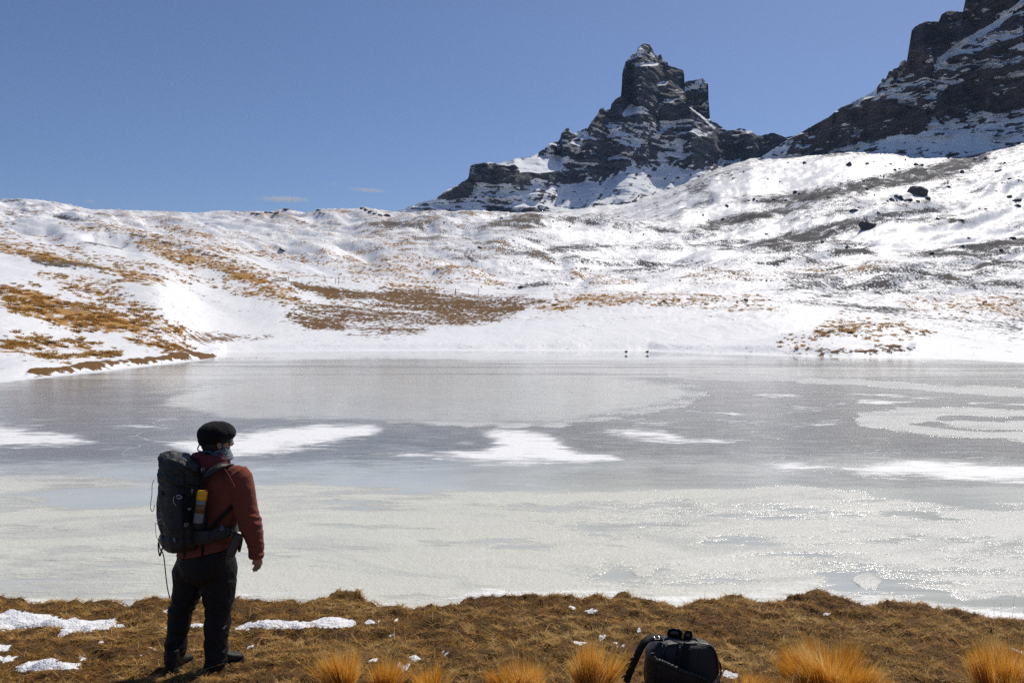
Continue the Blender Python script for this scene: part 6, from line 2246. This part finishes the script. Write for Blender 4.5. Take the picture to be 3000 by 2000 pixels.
for u, v in ((1850, 1929), (1838, 1946), (1829, 1980)):
    g = Geo()
    g.loft([(bp(u - 4, v + 3, .11), Vector((.012, 0, .006)), Vector((0, .006, 0))), (bp(u + 3, v - 5, .11), Vector((.014, 0, .006)), Vector((0, .007, 0)))], 10, 3)
    part('strap_buckle', g.mesh('strap_buckle'), M_PLAST, bag)
g = Geo()
g.strap(smooth_path([bp(1946, 1871, .05), bp(1965, 1867, .07), bp(2000, 1868, .07), bp(2032, 1869, .05), bp(2042, 1874, .04)], 4), Vector((0, -.3, 1)), .032, .008)
part('grab_handle', g.mesh('grab_handle'), M_WEB, bag)
g = Geo()
g.tube(smooth_path([bp(2103, 1932, .05), bp(2110, 1945, .05), bp(2112, 1970, .05), bp(2106, 1990, .05)], 4), .006, 8)
part('side_strap', g.mesh('side_strap'), M_WEB, bag)
g = Geo()
g.tube(smooth_path([bp(2090, 1996, .15), bp(2098, 1990, .155), bp(2104, 1978, .155), bp(2107, 1974, .155), bp(2108, 1982, .155), bp(2102, 1994, .155), bp(2094, 1998, .155)], 4), .0042, 8)
part('drawcord_loop', g.mesh('drawcord_loop'), M_GREYM, bag)

# sunglasses perched on it
e = thing('sunglasses', bp(1990, 1872, .07), 'dark sunglasses folded on top of the black bag', 'sunglasses')
for cu, cv, hu, hv, rot, dy in ((1977, 1855, 22.5, 14.5, .30, .07), (2015.5, 1862, 12.5, 16.0, .35, .09)):
    rim = []
    for k in range(25):
        t = 6.2832 * k / 24
        x = hu * math.copysign(abs(math.cos(t)) ** .85, math.cos(t)); y = hv * math.copysign(abs(math.sin(t)) ** .85, math.sin(t))
        rim.append(bp(cu + x * math.cos(rot) - y * math.sin(rot) * .6, cv + y + x * math.sin(rot) * .45, dy))
    g = Geo()
    g.tube(rim, .0034, 8)
    part('rim', g.mesh('rim'), M_PLAST, e)
    g = Geo()
    cen = bp(cu, cv, dy + .008)
    bk = bp(cu, cv, dy - .006)
    g.add([cen, bk] + rim[:-1], [(0, 2 + k, 2 + (k + 1) % 24) for k in range(24)] + [(1, 2 + (k + 1) % 24, 2 + k) for k in range(24)])
    part('lens', g.mesh('lens'), M_LENS, e)
g = Geo()
g.tube(smooth_path([bp(1998, 1866, .075), bp(2002, 1863, .085), bp(2006, 1866, .09)], 3), .003, 6)
part('bridge', g.mesh('bridge'), M_PLAST, e)
for pts in ([(1955, 1864, .075), (1966, 1872, .11), (1985, 1880, .125), (1998, 1884, .128)], [(2026, 1872, .09), (2010, 1876, .12), (1985, 1874, .11), (1958, 1866, .09)]):
    g = Geo()
    g.strap(smooth_path([bp(*p) for p in pts], 4), Vector((0, -.6, .8)), .009, .004)
    part('temple', g.mesh('temple', False), M_PLAST, e)

# ------------------------------------------------------------------ two waterfowl on the far ice
M_FEATH = simple_mat('dark_feathers', (0.022, 0.017, 0.014), .8, .5, 30, .3)
M_LEG = simple_mat('bird_leg', (0.05, 0.045, 0.03), .6, .2, 60)
YD = -CAMZ / float(kxz(1835, 1037)[1])


def bird(feet, body, headp, bill, legs, label):
    f = at(*feet, YD); f.z = 0.0
    e = thing('waterbird', f, label, 'bird', 'birds on the far ice')
    g = Geo()
    rings = []
    P_ = [(at(u, v, YD), a * YD / FPX, b * YD / FPX) for u, v, a, b in body]
    for i, (p, a, b) in enumerate(P_):
        t = (P_[min(i + 1, len(P_) - 1)][0] - P_[max(i - 1, 0)][0]).normalized()
        n_ = Vector((0, 1, 0)); w_ = t.cross(n_).normalized()
        rings.append((p, w_ * a, n_ * b))
    g.loft(rings, 16)
    g.tube([at(u, v, YD) for u, v, r in headp], [r * YD / FPX for u, v, r in headp], 12)
    hu, hv, hr_ = headp[-1]
    g.ellipsoid(at(hu, hv, YD), Vector((hr_ * YD / FPX * 1.2, 0, 0)), Vector((0, hr_ * YD / FPX, 0)), UPV * hr_ * YD / FPX, 12, 8)
    part('body', fused(g, .012, 2, None, 'body'), M_FEATH, e)
    g = Geo()
    g.tube([at(u, v, YD) for u, v in bill], [.02, .006], 8)
    part('bill', g.mesh('bill'), M_LEG, e)
    for u in legs:
        a = at(u, 1032.5, YD); b = at(u, 1036.8, YD); b.z = .004
        g = Geo()
        g.tube([a, a.lerp(b, .5) + Vector((.005, 0, 0)), b], [.014, .010, .010], 8)
        g.tube([b, b + Vector((.05, -.03, 0))], [.010, .004], 6)
        part('leg', g.mesh('leg'), M_LEG, e)


bird((1834, 1037), [(1828.4, 1030.4, .2, .3), (1830, 1030.4, 1.2, 1.5), (1832, 1030.2, 2.4, 2.6), (1834.5, 1030.2, 3.1, 3.2), (1837, 1030.0, 2.6, 2.8), (1838.6, 1029.8, 1.3, 1.6)],
     [(1834.6, 1028.6, 1.4), (1834.7, 1027.4, 1.0), (1834.8, 1026.8, .9)], [(1835.2, 1026.9), (1836.6, 1027.2)], (1832.6, 1834.6), 'left one of the two small dark birds standing on the far ice')
bird((1896, 1037), [(1888.6, 1032.8, .2, .3), (1890.5, 1032.0, .7, 1.0), (1892.5, 1030.9, 1.7, 2.0), (1895, 1030.2, 2.6, 2.8), (1898, 1030.0, 2.8, 2.8), (1900.4, 1030.3, 1.6, 1.6)],
     [(1898.3, 1028.6, 1.5), (1898.3, 1027.3, 1.05), (1898.3, 1026.7, .95)], [(1899, 1026.9), (1900.3, 1027.4)], (1896.3, 1897.2), 'right one of the two small dark birds, its tail pointing down to the left')

# ------------------------------------------------------------------ fence posts beyond the meadow
M_WOOD = simple_mat('weathered_wood', (0.055, 0.046, 0.038), .9, .4, 12, .5)
for i, (u, v, vt, lean, lab) in enumerate([(983, 831, 815, 0, 'left post of the narrow pair standing at the top of the brown meadow'), (992.5, 832, 811, 0, 'right taller post of the narrow pair at the top of the brown meadow'),
                                          (1274, 858, 839, 1, 'slim wooden post at the meadow edge, left of the stub post'), (1335, 862, 846, 0, 'thick stub post between the two slim posts at the meadow edge'), (1400, 866, 845, 3, 'slim leaning post at the right end of the meadow edge'),
                                          (845.5, 822, 813, 0, 'short post at the upper left end of the brown meadow')]):
    p = ground_at(u, v)
    if p is None:
        continue
    h = (v - vt) * p.y / FPX
    r = .05 if 'thick' not in lab else .10
    g = Geo()
    tp = p + Vector((lean * p.y / FPX, 0, h))
    a = Vector((1, 0, 0)); b = Vector((0, 1, 0))
    g.loft([(p - UPV * .4, a * r, b * r), (p.lerp(tp, .5), a * r * .95, b * r), (tp, a * r * .85, b * r * .85), (tp + UPV * .04, a * r * .3, b * r * .3)], 10)
    me = g.mesh('fence_post')
    o = link('fence_post', me, M_WOOD)
    tag(o, lab, 'fence post', 'posts along the brown meadow')
p0, p1 = ground_at(796, 822), ground_at(842, 825)
if p0 and p1:
    g = Geo()
    for k in range(3):
        up_ = UPV * (.12 + .22 * k)
        g.tube([p0 + up_ + Vector((.4 * k, 0, 0)), p1 + up_ * .9], .055, 8)
    tag(link('fallen_rail', g.mesh('fallen_rail'), M_WOOD), 'dark fallen wooden rails at the upper left end of the brown meadow', 'rails')

# ------------------------------------------------------------------ thin clouds low over the left skyline
def cloud_mat(name, dens, sx):
    m = bpy.data.materials.new(name)
    m.use_nodes = True
    n, l = m.node_tree.nodes, m.node_tree.links
    n.clear()
    out = n.new('ShaderNodeOutputMaterial')
    vol = n.new('ShaderNodeVolumePrincipled')
    vol.inputs['Color'].default_value = (1, 1, 1, 1)
    vol.inputs['Anisotropy'].default_value = .0
    tc = n.new('ShaderNodeTexCoord')
    ln = n.new('ShaderNodeVectorMath'); ln.operation = 'LENGTH'
    l.new(tc.outputs['Object'], ln.inputs[0])
    mp = n.new('ShaderNodeMapping'); mp.inputs['Scale'].default_value = (sx, 1.0, 1.2)
    l.new(tc.outputs['Object'], mp.inputs['Vector'])
    nz = n.new('ShaderNodeTexNoise'); nz.inputs['Scale'].default_value = 1.7; nz.inputs['Detail'].default_value = 4
    l.new(mp.outputs[0], nz.inputs['Vector'])
    a = n.new('ShaderNodeMath'); a.operation = 'MULTIPLY_ADD'
    l.new(nz.outputs['Fac'], a.inputs[0]); a.inputs[1].default_value = 1.5; a.inputs[2].default_value = -.35
    b = n.new('ShaderNodeMath'); b.operation = 'SUBTRACT'
    l.new(a.outputs[0], b.inputs[0]); l.new(ln.outputs['Value'], b.inputs[1])
    c = n.new('ShaderNodeMath'); c.operation = 'ADD'; c.inputs[1].default_value = .55
    l.new(b.outputs[0], c.inputs[0])
    d = n.new('ShaderNodeMath'); d.operation = 'MULTIPLY'; d.use_clamp = False
    mxn = n.new('ShaderNodeMath'); mxn.operation = 'MAXIMUM'; mxn.inputs[1].default_value = 0
    l.new(c.outputs[0], mxn.inputs[0])
    l.new(mxn.outputs[0], d.inputs[0]); d.inputs[1].default_value = dens
    l.new(d.outputs[0], vol.inputs['Density'])
    l.new(vol.outputs[0], out.inputs['Volume'])
    return m


YCL = 15000.0
for i, (u, v, w, h, rot, dens, lab) in enumerate([(832, 583.5, 176, 14, .5, .0075, 'largest flat white cloud just above the left skyline'), (1078, 557, 140, 10, 3.6, .006, 'long thin broken cloud between the flat cloud and the peak'),
                                                  (975, 539, 62, 10, 5, .0022, 'faintest wisp above the left end of the long thin cloud'), (1052, 537, 36, 8, 6, .0022, 'small faint wisp above the long thin cloud'),
                                                  (265, 590, 66, 8, 2, .003, 'small thin cloud low over the far left hills'), (1178, 567, 40, 6, 3, .0022, 'tiny faint streak at the right end of the long thin cloud')]):
    p = at(u, v, YCL)
    bm = bmesh.new()
    bmesh.ops.create_icosphere(bm, subdivisions=3, radius=1.0)
    me = bpy.data.meshes.new('cloud'); bm.to_mesh(me); bm.free()
    o = link('cloud', me, cloud_mat('thin_cloud', dens, w / h / 2.5))
    o.location = p
    o.scale = (w * .5 * YCL / FPX, w * .3 * YCL / FPX, h * .5 * YCL / FPX)
    o.rotation_euler = (0, R(rot), 0)
    tag(o, lab, 'cloud', 'thin clouds over the left hills')

# ------------------------------------------------------------------ thin mountain air
bm = bmesh.new()
bmesh.ops.create_cube(bm, size=1.0)
me = bpy.data.meshes.new('haze'); bm.to_mesh(me); bm.free()
hz = bpy.data.materials.new('thin_air')
hz.use_nodes = True
hn, hl_ = hz.node_tree.nodes, hz.node_tree.links
hn.clear()
ho = hn.new('ShaderNodeOutputMaterial')
hv = hn.new('ShaderNodeVolumePrincipled')
hv.inputs['Color'].default_value = (0.42, 0.62, 1.0, 1)
hv.inputs['Density'].default_value = 2.2e-5
hv.inputs['Anisotropy'].default_value = 0.0
hl_.new(hv.outputs[0], ho.inputs['Volume'])
o = link('haze', me, hz)
o.location = (0, 1400, 600)
o.scale = (6000, 5000, 1203)
tag(o, 'thin blue mountain air between the lake and the peaks', 'haze', kind='stuff')
